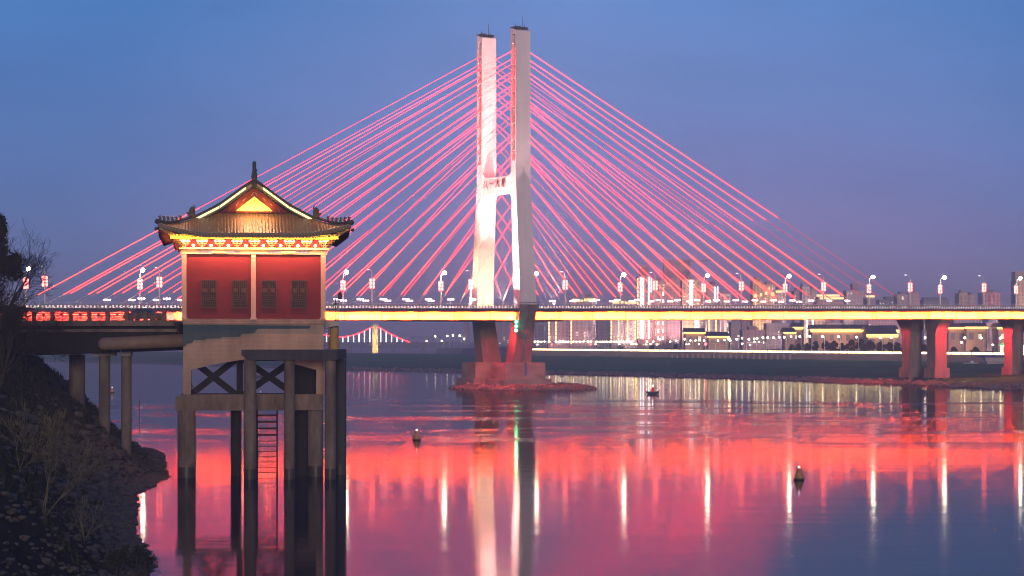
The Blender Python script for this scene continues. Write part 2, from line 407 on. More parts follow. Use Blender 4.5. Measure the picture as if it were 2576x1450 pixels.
# ------------------------------------------------------------------ near left bank
BS = [(-10, -60), (-14, 40), (-19, 100), (-24, 157), (-30.5, 190), (-37, 232), (-38.5, 262), (-42, 285), (-47, 318), (-64, 372), (-100, 460), (-160, 620), (-260, 900)]
def shore_x(y):
    for (x0, y0), (x1, y1) in zip(BS, BS[1:]):
        if y0 <= y <= y1: return x0+(x1-x0)*(y-y0)/(y1-y0)
    return BS[-1][0]
def bank_z(x, y):
    d = shore_x(y) - x
    if d < 0: return d*.35
    z = .12*d + 1.0*max(0, d-1.5)*.72
    z = min(z, 15.2 + .02*d)
    w = min(1, d/3)
    return z + w*(1.1*noise.noise((x*.11, y*.06, 2)) + .5*noise.noise((x*.4, y*.3, 7)))
bk = MB(); g = []
ys = [-60+8*i for i in range(22)] + [116+3.0*i for i in range(90)] + [390+20*i for i in range(26)]
for y in ys:
    s = shore_x(y); r = []
    for d in [-6, -2, -.5, 0, .6, 1.2, 2, 3, 4, 5, 6, 7.5, 9, 11, 13, 15, 17, 19, 21, 23, 26, 30, 36, 50, 90, 200, 500]:
        x = s - d + .9*noise.noise((y*.12, d*.3, 0)); r.append((x, y, bank_z(x, y)))
    g.append(r)
bk.grid(g); kind(obj('river_bank', bk, M['soil'], smooth=True), 'structure')
rk = MB()
for i in range(4200):
    y = random.uniform(118, 330); d = abs(random.gauss(0, 4.2)) - .6
    x = shore_x(y) - d
    rk.rock((x, y, bank_z(x, y)+.05), random.uniform(.18, .75)*(1.25 if random.random() < .1 else .8)*min(1, .35+max(0, y-120)/150), .62)
kind(obj('bank_rocks', rk, M['rocks']), 'stuff')
gr = MB()
for i in range(16000):
    y = random.uniform(95, 330); d = random.uniform(3, 24); x = shore_x(y) - d
    if noise.noise((x*.15, y*.1, 11)) < -.1 + .25*(d < 7): continue
    z = bank_z(x, y); h = random.uniform(.25, .8); a = random.uniform(0, 6.28)
    dx, dy = math.cos(a)*.12, math.sin(a)*.12; lx, ly = random.uniform(-.3, .3), random.uniform(-.3, .3)
    gr.add([(x-dx, y-dy, z-.05), (x+dx, y+dy, z-.05), (x+lx, y+ly, z+h)], [(0, 1, 2)])
kind(obj('bank_grass', gr, M['leaf2']), 'stuff')

# ------------------------------------------------------------------ cable-stayed bridge (local u along the deck, v away from camera)
BO = Vector((-2.71, 749.6, 0)); BA = R(30.6)
BM = Matrix.Translation(BO) @ Matrix.Rotation(BA, 4, 'Z')
def deck(u): return 24.7 + .0062*u
def u_at(px, v):                       # u where the line v=const crosses picture column px
    lo, hi = -400.0, 500.0
    for _ in range(60):
        m_ = (lo+hi)/2; w_ = BM @ Vector((m_, v, 0))
        if HX + F*w_.x/w_.y < px: lo = m_
        else: hi = m_
    return lo
bridge = thing('cable_stayed_bridge', 'large twin legged bridge with red lit stay cables and yellow green lit girder', 'bridge', BO, BA)
U0, U1 = -300.0, 380.0
us = [U0 + (U1-U0)*i/170 for i in range(171)]
def strip(sec, u0=U0, u1=U1, n=80):    # sec: list of (v, dz) around the outline
    mb = MB(); mb.loft([[(u, v, deck(u)+dz) for v, dz in sec] for u in [u0+(u1-u0)*i/n for i in range(n+1)]]); return mb
d = strip([(-14.6, -.55), (14.6, -.55), (14.6, 0), (-14.6, 0)])
obj('deck_slab', d, M['dark_steel'], bridge)
d = strip([(-13.0, -3.25), (13.0, -3.25), (13.0, -.56), (-13.0, -.56)])
gi = obj('girder', d, M['girder'], bridge)
d = MB()
for i in range(-24, 31):               # thin joint ribs and pipe stubs on the girder face
    u = i*12.4 + 3.1*noise.noise((i, 0, 0)); d = MB(); d.box(u-.16, u+.16, -13.12, -13.003, deck(u)-3.2, deck(u)-.6)
    obj('girder_joint', d, M['dark_steel'], gi)
d = MB(); d.box(-36, 14, -12.9, 12.9, deck(0)-3.75, deck(0)-3.28); obj('girder_soffit', d, M['dark_steel'], bridge)
d = strip([(-14.62, -.9), (-14.30, -.9), (-14.30, .12), (-14.62, .12)]); obj('fascia', d, M['dark_steel'], bridge)
def railing(v):
    mb = MB(); u = U0
    while u < U1:
        z = deck(u)
        mb.box(u-.17, u+.17, v-.14, v+.14, z+.1, z+1.32)
        mb.lathe((u+1.08, v, z+.7), [(.01, -.34), (.3, -.2), (.36, 0), (.3, .2), (.01, .34)], 8)
        u += 2.17
    for dz, h in ((.14, .16), (1.16, .16)):
        mb.loft([[(uu, v-.1, deck(uu)+dz), (uu, v+.1, deck(uu)+dz), (uu, v+.1, deck(uu)+dz+h), (uu, v-.1, deck(uu)+dz+h)] for uu in us])
    return mb
obj('railing', railing(-14.3), M['rail'], bridge); obj('railing', railing(14.3), M['rail'], bridge)
d = strip([(-10.2, 0.01), (-9.8, .01), (-9.9, .95), (-10.1, .95)]); obj('added_barrier', d, M['barrier'], bridge)  # both barriers added as pale walls standing in for traffic light
d = strip([(-.3, 0.01), (.3, .01), (.15, 1.0), (-.15, 1.0)]); obj('added_barrier', d, M['barrier'], bridge)
d = strip([(-9.6, .006), (9.6, .006), (9.6, .03), (-9.6, .03)]); obj('road_surface', d, M['asphalt'], bridge)
d = MB()
for s in (-1, 1):
    d.tube([(uu, s*13.9, deck(uu)+1.62) for uu in us], .05, 4)
obj('handrail', d, M['pole'], bridge)

# tower legs: H section with ladder-like cross bars above the portal beam, solid below
def leg_c(z):
    if z >= 64: return 10.55
    if z >= 25: return 10.55 + (64-z)/39*2.85
    return 13.4 - (25-z)/16.7*4.2
def leg_h(z): return (2.62 + max(0, 64-z)*.008, 1.6 + max(0, 64-z)*.008)
TOPZ = 111.6
HEI = [105.3]
for h in (102.1, 98.2, 94.1, 89.6, 84.8, 79.4, 73.0): HEI += [h+.75, h-.75]
HEI += [64.3, 57.9, 53.6, 45.6, 37.4]
ANC = [154.6 - 7.66*i for i in range(20)]
for s in (-1, 1):
    d = MB()
    rings = []
    for z in (24.2, 30, 40, 52, 64, 70.5):
        c = s*leg_c(z); hu, hv = leg_h(z)
        rings.append([(-hu, c-hv, z), (hu, c-hv, z), (hu, c+hv, z), (-hu, c+hv, z)])
    d.loft(rings)
    c = s*10.55
    H = [(-2.62, -1.6), (2.62, -1.6), (2.62, -.95), (.5, -.95), (.5, .95), (2.62, .95), (2.62, 1.6), (-2.62, 1.6), (-2.62, .95), (-.5, .95), (-.5, -.95), (-2.62, -.95)]
    d.loft([[(a_, c+b_, z) for a_, b_ in H] for z in (70.5, 109.6)])
    d.loft([[(-2.62, c-1.6, 109.6), (2.62, c-1.6, 109.6), (2.62, c+1.6, 109.6), (-2.62, c+1.6, 109.6)],
            [(-2.62, c-1.6, TOPZ-1.0), (2.62, c-1.6, TOPZ-1.0), (2.62, c+1.6, TOPZ), (-2.62, c+1.6, TOPZ)]])
    leg = obj('pylon_leg', d, M['tower'], bridge)
    for z in (73.6, 77, 82, 87.2, 91.8, 96.1, 100.1, 103.6, 107):
        d = MB(); d.box(-2.5, 2.5, c-.94, c+.94, z-.2, z+.2); obj('cross_bar', d, M['tower'], leg)
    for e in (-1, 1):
        d = MB(); d.box(e*.505-.004, e*.505+.004, c-.93, c+.93, 70.6, 109.5); obj('recess_light_tint', d, M['recess_red_light'], leg)  # thin sheet carrying the painted red light
    for px_, py_, h in ((-1.5, .5, 1.2), (.3, -.8, 3.6), (1.7, .6, 1.0)):
        d = MB(); d.tube([(px_, c+py_, TOPZ-.6), (px_, c+py_, TOPZ+h)], .08, 5); obj('antenna', d, M['dark_steel'], leg)
    d = MB(); d.box(-2.2, -.6, c-1.2, c+1.2, TOPZ-.45, TOPZ+.35); obj('roof_equipment', d, M['dark_steel'], leg)
    d = MB(); d.box(.6, 2.4, c-.6, c+1.5, TOPZ-.4, TOPZ+.25); obj('roof_equipment', d, M['dark_steel'], leg)
    d = MB(); d.box(-2.8, 2.8, c+1.4, c+1.7, TOPZ, TOPZ+.25); obj('parapet', d, M['dark_steel'], leg)
    # pier leg and stepped base
    d = MB(); rings = []
    for z in (24.2, 16, 8.2):
        cc = s*leg_c(z); hu = 2.95+(24.2-z)*.018; hv = 1.85+(24.2-z)*.03
        rings.append([(-hu, cc-hv, z), (hu, cc-hv, z), (hu, cc+hv, z), (-hu, cc+hv, z)])
    d.loft(rings[::-1])
    pr = obj('pier_leg', d, M['pier'], bridge)
    cb = s*9.2
    d = MB(); d.box(-7.2, 7.2, cb-4.2, cb+4.2, 3.1, 8.2); d.box(-8.6, 8.6, cb-5.6, cb+5.6, -1, 3.1)
    d.box(-9.6, -8.6, cb-3, cb+3, -1, 1.9)
    obj('pier_base', d, M['plinth'], bridge)
    if s < 0:
        d = MB()
        d.box(-3.4, 3.4, -15.9, -11.2, 24.3, 24.9); d.box(-3.4, 3.4, -15.9, -15.6, 24.9, 26.1)
        for u in (-3.2, -1.6, 0, 1.6, 3.2): d.box(u-.08, u+.08, -16.0, -15.9, 24.9, 26.3)
        d.box(-3.6, 3.6, -16.05, -15.85, 26.7, 26.85)
        obj('leg_collar', d, M['pier'], bridge)
        d = MB()
        for k in range(16):
            z = 8.4+k*.55; cc = -leg_c(z) - (1.85+(24.2-z)*.03) - .03
            d.box(-.2, .5, cc-.02, cc+.05, z, z+.56, 0)
            if k % 2 == 0: d.box(.55, .95, cc-.02, cc+.05, z, z+.5, 1)
        for k in range(7): d.box(-.2, .5, -9.2-4.24, -9.2-4.19, 4.2+k*.56, 4.2+k*.56+.57, 0)
        obj('water_gauge', d, [M['blue_gauge'], M['red_paint']], bridge)
# portal beam with arched corners, faces along u
pts = []
zi, zo, hw, rr = 61.0, 66.0, 9.2, 3.0
for k in range(7): t = math.pi/2*k/6; pts.append((-hw+rr-rr*math.cos(t)*1.0, zi-rr+rr*math.sin(t)))
for k in range(7): t = math.pi/2*(6-k)/6; pts.append((hw-rr+rr*math.cos(t), zi-rr+rr*math.sin(t)))
for k in range(7): t = math.pi/2*k/6; pts.append((hw-rr+rr*math.cos(t), zo+rr-rr*math.sin(t)))
for k in range(7): t = math.pi/2*(6-k)/6; pts.append((-hw+rr-rr*math.cos(t), zo+rr-rr*math.sin(t)))
n_ = len(pts)
pts = [(min(max(a_, -9.25), 9.25), b_) for a_, b_ in pts]
d = MB(); d.prism(pts, lambda a_, b_, dd: (dd, a_, b_), -2.3, 2.3)
xb = obj('portal_beam', d, M['tower'], bridge)
for ch, v in (('八', 7.0), ('一', 3.3), ('大', -.4), ('桥', -4.1)):
    fc = bpy.data.curves.new('lettering', 'FONT'); fc.body = ch; fc.size = 3.0; fc.align_x = 'CENTER'; fc.align_y = 'CENTER'; fc.extrude = .06; fc.offset = .02
    fo = bpy.data.objects.new('lettering', fc); COL.objects.link(fo)
    bpy.context.view_layer.update()
    me = bpy.data.meshes.new_from_object(fo.evaluated_get(bpy.context.evaluated_depsgraph_get()))
    bpy.data.objects.remove(fo)
    me.materials.clear(); me.materials.append(M['letter'])
    o = bpy.data.objects.new('lettering', me); COL.objects.link(o); o.parent = xb
    o.matrix_local = Matrix(((0, 0, -1, -2.37), (-1, 0, 0, v), (0, 1, 0, 63.9), (0, 0, 0, 1)))
# stay cables: emissive cable surface with a bare sleeve above the deck
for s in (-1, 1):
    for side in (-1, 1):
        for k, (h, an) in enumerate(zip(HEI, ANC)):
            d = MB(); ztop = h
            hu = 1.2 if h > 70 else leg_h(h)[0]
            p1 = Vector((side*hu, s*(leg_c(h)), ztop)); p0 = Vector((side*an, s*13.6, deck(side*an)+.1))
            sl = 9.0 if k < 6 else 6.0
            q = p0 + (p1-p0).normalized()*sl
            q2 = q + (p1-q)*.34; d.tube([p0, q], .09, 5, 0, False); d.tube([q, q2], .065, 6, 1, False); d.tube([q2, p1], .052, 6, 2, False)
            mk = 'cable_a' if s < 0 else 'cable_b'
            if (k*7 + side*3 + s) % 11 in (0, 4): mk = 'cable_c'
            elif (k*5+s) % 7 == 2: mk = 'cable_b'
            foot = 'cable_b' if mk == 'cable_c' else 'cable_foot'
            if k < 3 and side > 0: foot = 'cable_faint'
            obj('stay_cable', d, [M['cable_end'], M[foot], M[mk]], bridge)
# flared twin-column piers on the right bank
def flared_pier(uc, s):
    d = MB(); c = s*6.6; zb = deck(uc)-3.3
    prof = [(c-s*2.1, 5.6), (c+s*2.3, 5.6), (c+s*2.3, 17.0), (c+s*3.0, 19.4), (c+s*5.6, zb), (c-s*3.2, zb), (c-s*3.1, 19.4), (c-s*2.3, 18.2), (c-s*2.1, 17.0)]
    d.prism(prof, lambda a_, b_, dd: (uc+dd, a_, b_), -2.6, 2.6)
    o = obj('flared_pier', d, M['pier_red'], bridge)
    d = MB(); d.box(uc-3.4, uc+3.4, c-2.9, c+2.9, 2.1, 5.6); obj('pier_footing', d, M['pier_red'], o)
    for du in (-1.8, 1.8):
        for dv in (-1.6, 1.6):
            d = MB(); d.cyl(uc+du, c+dv, 1.0, -2, 2.1); obj('pile', d, M['pier'], o)
UP = u_at(2325, 0.0)
for uc in (UP, UP+47.5, UP+95):
    for s in (-1, 1): flared_pier(uc, s)
# green navigation light on the near tower pier
nav = thing('navigation_light', 'vertical row of three green navigation lights on the near tower pier', 'signal light', BM @ Vector((-3.6, -13.9, 0)), BA)
d = MB(); d.box(-.1, .5, -.2, .2, 16.8, 21.5); obj('bracket', d, M['dark_steel'], nav)
for z in (18.1, 19.4, 20.7):
    d = MB(); d.ball((-.2, -.35, z), .38); obj('lens', d, M['green_led'], nav)

# lights of the bridge: light bars under the deck edge, floods and added fill spots on the tower, red floods on the piers
u = -230.0
i = 0
while u < 330:
    ln = 23.0
    if not (-4.5 < u+ln/2 < 4.5) and not (u < 4 < u+ln) and not (u < -4 < u+ln):
        c = u+ln/2
        light('girder_light', 'AREA', (c, -14.45, deck(c)-3.5), (c, -13.0, deck(c)-2.0), (120000 if c > -112 else 13000)*(.75+.5*((i*37) % 10)/10), (1, .055, .0012) if c > -112 else (1, .012, .006), bridge, shape='RECTANGLE', size=ln*.95, size_y=.2, spread=R(80))
        light('girder_light', 'AREA', (c, -15.0, deck(c)-.66), (c, -13.2, deck(c)-.85), 30, (1, .03, .05), bridge, shape='RECTANGLE', size=ln*.98, size_y=.1)
    u += ln; i += 1
for u0, u1 in ((-3.9-18, -3.9), (3.9, 22)):
    c = (u0+u1)/2
    light('girder_light', 'AREA', (c, -14.45, deck(c)-3.5), (c, -13.0, deck(c)-2.0), 90000, (1, .055, .0012), bridge, shape='RECTANGLE', size=abs(u1-u0), size_y=.2, spread=R(80))
PINK = (1, .5, .44); YEL = (1, .86, .42)
for s in (-1, 1):
    c = s*13.0
    light('tower_flood_and_fill', 'SPOT', (-11, c, 26), (-2.5, s*11.5, 50), 36000, YEL, bridge, spot_size=R(80), spot_blend=.8, shadow_soft_size=.4)
    light('tower_flood_and_fill', 'SPOT', (-20, c+s*1.0, 26), (-2.5, s*10.5, 88), 330000, PINK, bridge, spot_size=R(46), spot_blend=.8, shadow_soft_size=.4)
    # toward the camera-side faces of each leg
light('tower_flood_and_fill', 'SPOT', (0, -4.5, 26), (0, 11, 40), 32000, (1, .8, .45), bridge, spot_size=R(125), spot_blend=.7, shadow_soft_size=.4)
for e in (-1, 1):
    light('tower_flood_and_fill', 'SPOT', (e*15, -5.0, 26), (0, 9.5, 88), 230000, (1, .36, .34), bridge, spot_size=R(56), spot_blend=.8, shadow_soft_size=.4)
light('tower_flood_and_fill', 'SPOT', (-6, 0, 26), (0, 0, 63), 60000, (.85, 1, .3), bridge, spot_size=R(40), spot_blend=.7, shadow_soft_size=.4)
light('tower_flood_and_fill', 'SPOT', (0, -6.5, 66.4), (0, 9, 80), 20000, (1, .36, .34), bridge, spot_size=R(95), spot_blend=1.0, shadow_soft_size=.3)  # added fill spot softening the beam's shadow on the far leg
light('tower_flood_and_fill', 'SPOT', (-10, -14.25, 26.2), (0, -12.3, 86), 480000, (1, .66, .62), bridge, spot_size=R(100), spot_blend=1.0, shadow_soft_size=.3)  # added fill brightening the near leg's camera-side face
light('tower_flood_and_fill', 'SPOT', (10, -14.25, 26.2), (0, -12.3, 86), 480000, (1, .66, .62), bridge, spot_size=R(100), spot_blend=1.0, shadow_soft_size=.3)  # same added fill from the other side
RED = (1, .03, .035)
for s in (-1, 1):
    light('pier_flood', 'SPOT', (-12, s*13.4-3, 21.5), (-3, s*9.0, 8), 52000, RED, bridge, spot_size=R(95), spot_blend=.5, shadow_soft_size=.3)
light('pier_flood', 'SPOT', (9, -19, 22.5), (5, -14, 2), 8000, RED, bridge, spot_size=R(90), spot_blend=.8, shadow_soft_size=.3)
for uc in (UP, UP+47.5):
    light('pier_flood', 'SPOT', (uc-2, -20.5, 23.6), (uc, -8, 8), 60000, RED, bridge, spot_size=R(75), spot_blend=.4, shadow_soft_size=.2)
    light('pier_flood', 'SPOT', (uc-13, 7.5, 22.5), (uc-2, 7, 9), 60000, RED, bridge, spot_size=R(75), spot_blend=.4, shadow_soft_size=.2)
light('shoal_flood', 'SPOT', BM @ Vector((UP+30, -22, 23)), BM @ Vector((UP-6, -36, 0)), 70000, (1, .1, .07), None, spot_size=R(110), spot_blend=.9, shadow_soft_size=.4)
light('shoal_flood', 'SPOT', BM @ Vector((UP-28, 17, 22)), BM @ Vector((UP-16, 27, 0)), 60000, (1, .12, .06), None, spot_size=R(120), spot_blend=.9, shadow_soft_size=.4)
light('shoal_flood', 'SPOT', BM @ Vector((UP-45, -18, 23)), BM @ Vector((UP-30, -28, 0)), 40000, (1, .16, .08), None, spot_size=R(110), spot_blend=.9, shadow_soft_size=.4)

# deck lamps
def make_lamp(lit):
    t = thing('bridge_lamp', 'lamp', 'street lamp')
    d = MB(); d.tube([(0, 0, 0), (0, 0, 9.6), (0, .12, 10.5), (0, .5, 11.2), (0, 1.1, 11.6), (0, 1.9, 11.7)], [.22, .19, .16, .15, .15, .14], 6)
    d.cyl(0, 0, .22, 0, .9, 8)
    obj('pole', d, M['pole'], t)
    d = MB()
    if lit: d.ball((0, 2.3, 11.6), .62)
    else: d.loft([[(-.2, 1.7, 11.55), (.2, 1.7, 11.55), (.2, 1.7, 11.8), (-.2, 1.7, 11.8)], [(-.28, 2.7, 11.6), (.28, 2.7, 11.6), (.2, 2.7, 11.85), (-.2, 2.7, 11.85)]])
    obj('lamp_head', d, M['lamp_on'] if lit else M['lamp_off'], t)
    for sx in (-1, 1):
        for k in range(3):
            d = MB(); d.lathe((sx*.52, 0, 6.55+k*1.0), [(.1, -.46), (.3, -.3), (.36, 0), (.3, .3), (.1, .46)], 8)
            d.cyl(sx*.52, 0, .14, 6.0+k*1.0, 6.08+k*1.0, 6)
            obj('lantern', d, M['lantern'], t)
    d = MB(); d.box(-.62, .62, -.05, .05, 9.12, 9.2); d.box(-.62, .62, -.05, .05, 6.0, 6.06); obj('lantern_arm', d, M['pole'], t)
    return t
ORD = ['first', 'second', 'third', 'fourth', 'fifth', 'sixth', 'seventh', 'eighth', 'ninth', 'tenth', 'eleventh', 'twelfth', 'thirteenth', 'fourteenth']
near_us = [14.25+33.7*k for k in (-5, -4, -3, -2, -1, 0, 1, 2, 3, 4.1, 5.08)]
far_px = [65, 352, 612, 863, 1109, 1340, 1560, 1770, 1975, 2186, 2365, 2556]
lt_near = make_lamp(False); lt_far = make_lamp(True); first = {}
for k, u in enumerate(near_us):
    o = lt_near if k == 0 else dup(lt_near)
    o.location = BM @ Vector((u, -13.7, deck(u))); o.rotation_euler = (0, 0, BA)
    tag(o, f'near side bridge lamp facing away, {ORD[k]} of its row from the left, over red lanterns', 'street lamp', 'near side lamps on the bridge')
for k, px in enumerate(far_px):
    u = u_at(px, 13.6); o = lt_far if k == 0 else dup(lt_far)
    o.location = BM @ Vector((u, 13.6, deck(u))); o.rotation_euler = (0, 0, BA+math.pi)
    tag(o, f'bright white far side bridge lamp, {ORD[k]} of its row from the left, with red lanterns', 'street lamp', 'far side lamps on the bridge')
# floodlight clusters at the cable feet
def make_flood():
    t = thing('cable_floodlight', 'f', 'floodlight')
    d = MB(); d.tube([(0, 0, 0), (0, 0, 2.6)], .07, 5); d.box(-1.1, 1.1, -.06, .06, 2.55, 2.65); obj('stand', d, M['pole'], t)
    for x in (-.8, 0, .8):
        d = MB(); d.ball((x, 0, 2.9), .36, 8, 0, .7); obj('lens', d, M['flood'], t)
    return t
fl0 = make_flood(); k = 0
for s in (-1, 1):
    for side in (-1, 1):
        for j, an in enumerate(ANC):
            if j < 4 or j > 18: continue
            u = side*(an+1.8); o = fl0 if k == 0 else dup(fl0); k += 1
            o.location = BM @ Vector((u, s*13.2, deck(u))); o.rotation_euler = (0, 0, BA)
            tag(o, f"small pink white floodlight cluster at the {'near' if s<0 else 'far'} cable feet {'left' if side<0 else 'right'} of the tower", 'floodlight', f"floodlights along the {'near' if s<0 else 'far'} cable feet {'left' if side<0 else 'right'} of the tower")
# added strips brightening the white barriers in place of traffic light
for c in range(-230, 300, 60):
    light('barrier_fill', 'AREA', (c, -13.2, deck(c)+2.4), (c, -9.9, deck(c)+.5), 1600, (1, .9, .86), bridge, shape='RECTANGLE', size=58, size_y=.15)

# rock island around the tower base
d = MB()
for i in range(900):
    a_ = random.uniform(0, 6.283); rr = random.uniform(.6, 1.06)**.6
    u = 6 + 21*rr*math.cos(a_); v = -2 + 24*rr*math.sin(a_)
    if abs(u) < 8 and abs(abs(v)-9.2) < 5: continue
    w_ = BM @ Vector((u, v, 0)); d.rock((w_.x, w_.y, (1-rr)*3.6), random.uniform(.5, 1.5), .7)
g = []
for i in range(10):
    rr = 1.02-.1*i
    g.append([tuple(BM @ Vector((6+21*rr*math.cos(6.2832*j/40), -2+24*rr*math.sin(6.2832*j/40), -.4+1.6*(1-rr)*1.6))) for j in range(41)])
d.grid(g)
kind(obj('rock_island', d, M['island']), 'structure')
# ------------------------------------------------------------------ riverside pavilion on piles (local x right, y back)
PO = Vector((XD(640, 262), 262, 0)); PR = R(7.1)
pav = thing('river_pavilion', 'red walled pavilion on piles in the river with a lit tiled gable roof', 'pavilion', PO, PR)
DP = 32.0
d = MB(); d.box(-7.6, 7.6, 0, DP, 17.3, 26.3); wall = obj('wall', d, M['redwall'], pav)
for x in (-7.62, -.1, 7.5):
    d = MB(); d.box(x-.26, x+.26, -.16, .02, 17.35, 24.42); d.box(x-.36, x+.36, -.24, -.0, 17.22, 17.42); obj('column', d, M['cream'], pav)
for k in range(5):
    for x in (-7.66, 7.66):
        d = MB(); d.box(x-.1, x+.1, 6+k*6.2-.25, 6+k*6.2+.25, 17.35, 24.42); obj('column', d, M['cream'], pav)
d = MB(); d.box(-8.0, 7.95, -.2, .05, 24.36, 24.86); fz = obj('frieze', d, M['cream'], pav)
for x in (-3.85, 3.7):
    d = MB(); d.box(x-2.3, x+2.3, -.235, -.205, 24.5, 24.74); p_ = obj('painted_panel', d, M['blue_paint'], fz)
    d = MB(); d.box(x-.75, x+.75, -.27, -.238, 24.46, 24.7); obj('gilt_panel', d, M['gold'], fz)
d = MB(); d.box(-8.15, 8.1, -.42, .05, 24.88, 25.08); obj('beam', d, M['gold'], pav)
for x in (-7.72, 7.72):
    d = MB(); d.box(x-.1, x+.1, .06, DP, 24.4, 25.06); obj('beam', d, M['gold'], pav)
def bracket(c, ang, big=1.0):
    mb = MB(); Mx = Matrix.Translation(c) @ Matrix.Rotation(ang, 4, 'Z')
    def bx(*a): mb.box(*a, M=Mx)
    bx(-.13, .13, -.3, 0, 0, .2)
    for k, (w_, y_) in enumerate(((.34, -.35), (.5, -.6), (.58, -.85), (.5, -1.0))):
        z = .2+.2*k
        bx(-w_, w_, y_, y_+.16, z, z+.1); bx(-.08, .08, y_-.12, 0, z, z+.12)
        for e in (-1, 0, 1): bx(e*w_*.85-.09, e*w_*.85+.09, y_-.03, y_+.2, z+.1, z+.2)
    return mb
BX = [-7.55+1.89*k for k in range(9)]
for x in BX: obj('bracket', bracket((x, -.05, 25.08), 0), M['bracket'], pav)
for k in range(14):
    obj('bracket', bracket((-7.72, 1.3+k*2.2, 25.08), -math.pi/2), M['bracket'], pav)
    if k % 2 == 0: obj('bracket', bracket((7.72, 1.3+k*2.2, 25.08), math.pi/2), M['bracket'], pav)
for x in (-7.7, 7.7): obj('bracket', bracket((x, -.2, 25.08), math.copysign(math.pi/4, x)), M['bracket'], pav)
M['bulb'] = glow('eave_bulb', (1, .66, .3), 26)
for a_, b_ in zip(BX, BX[1:]):
    d = MB(); d.ball(((a_+b_)/2, -.38, 25.3), .16, 8, 0, .8); obj('eave_lamp', d, M['bulb'], pav)
d = MB(); d.box(-9.1, 9.1, -1.35, -1.2, 25.98, 26.5); obj('eave_board', d, M['eaveboard'], pav)
for x in (-9.0, 9.0):
    d = MB(); d.box(x-.07, x+.07, -1.19, DP+1, 25.98, 26.5); obj('eave_board', d, M['soffit'], pav)
for e in (-1, 1):                           # corner beams running out to the upturned tips
    d = MB(); d.beam((e*7.7, -.1, 25.9), (e*10.1, -2.8, 27.05), .3, .34); obj('corner_beam', d, M['gold'], pav)
# roof
fx = [(0, 32.35), (.6, 31.95), (1.76, 31.1), (3.78, 29.62), (6.3, 28.3), (8.5, 27.3), (10.4, 26.62)]
gy = [(-3.0, 26.55), (-2.2, 26.85), (-1.2, 27.25), (0, 27.9), (1.0, 28.6), (1.6, 29.1), (99, 99)]
def itp(t, x):
    for (a0, b0), (a1, b1) in zip(t, t[1:]):
        if x <= a1: return b0+(b1-b0)*(x-a0)/(a1-a0)
    return t[-1][1]
def lift(x, y):
    dx = max(0, (abs(x)-5.0)/5.8); yy = min(y, DP-y); dy = max(0, (3.0-yy)/6.0)
    return 1.15*dx**1.6*dy**1.2
def roof_z(x, y, low):
    f_ = itp(fx, abs(x)); g_ = itp(gy, min(y, DP-y))
    z = min(f_, g_) if low else f_
    rib = .07*abs(math.cos(math.pi*(x if g_ < f_ and low else y)/.36)) 
    return z + lift(x, y) + rib
def roof_sheet(xs, ys, low):
    mb = MB(); top = [[(x, y, roof_z(x, y, low)) for x in xs] for y in ys]; mb.grid(top)
    bot = [[(x, y, (min(itp(fx, abs(x)), itp(gy, min(y, DP-y))) if low else itp(fx, abs(x)))+lift(x, y)-.3) for x in xs] for y in ys]
    mb.grid([r[::-1] for r in bot], 1)
    for i, j in ((0, 0), (-1, -1)):
        mb.grid([bot[i], top[i]] if i == 0 else [top[i], bot[i]], 0)
        mb.grid([[r[j] for r in top], [r[j] for r in bot]] if j == 0 else [[r[j] for r in bot], [r[j] for r in top]], 0)
    return mb
xs = [-10.4+.12*i for i in range(174)]+[10.4]
ysl = [-3.0+.12*i for i in range(41)] + [1.9+.36*i for i in range(80)] + [30.9+.3*i for i in range(14)]
obj('lower_roof', roof_sheet(xs, ysl, True), [M['tile'], M['soffit']], pav)
xu = [-6.6+.3*i for i in range(45)]; yu = [.75+.12*i for i in range(12)] + [2.2+.6*i for i in range(48)] + [31.1]
obj('upper_roof', roof_sheet(xu, yu, False), [M['tile'], M['soffit']], pav)
# eave edge: row of round tile ends under a dark lip
d = MB(); n_ = 60
d.loft([[(x, -3.12, 26.12+lift(x, -3)), (x, -2.95, 26.1+lift(x, -3)), (x, -2.95, 26.56+lift(x, -3)), (x, -3.12, 26.56+lift(x, -3))] for x in [-10.4+.3467*i for i in range(61)]])
ef = obj('eave_edge', d, M['ridge'], pav)
d = MB()
for i in range(60):
    x = -10.22+.3467*i; d.ball((x, -3.16, 26.36+lift(x, -3)), .13, 6)
obj('tile_ends', d, M['tile'], ef)
d = MB()
for i in range(52):
    x = -9.2+.36*i; d.box(x-.09, x+.09, -2.9, -1.2, 26.02+lift(x, -2.6)*.55, 26.13+lift(x, -2.6)*.55)
obj('rafter_ends', d, M['gold'], ef)
# gable
gx = [(0, 31.55), (1.76, 30.4), (3.6, 29.0)]
d = MB()
poly = [(-3.7, 28.95), (3.7, 28.95), (3.5, 29.15), (1.76, 30.45), (0, 31.75), (-1.76, 30.45), (-3.5, 29.15)]
d.prism(poly, lambda a_, b_, dd: (a_, dd, b_), 1.0, 1.2); gb = obj('gable_board', d, M['redwall'], pav)
d = MB(); d.prism([(-2.0, 29.15), (2.0, 29.15), (0, 30.75)], lambda a_, b_, dd: (a_, dd, b_), .93, .997); gp = obj('gable_panel', d, M['yellow_board'], pav)
d = MB()
for e in (-1, 1):
    for cx, cz in ((.75, 29.5), (1.25, 29.35), (.35, 29.85)):
        d.tube([(e*(cx+.22*math.cos(t)), .91, cz+.16*math.sin(t)) for t in [i*.6 for i in range(11)]], .035, 5)
d.ball((0, .92, 29.5), .2, 8); d.ball((0, .92, 30.1), .13, 8)
obj('carving', d, M['gold'], gp)
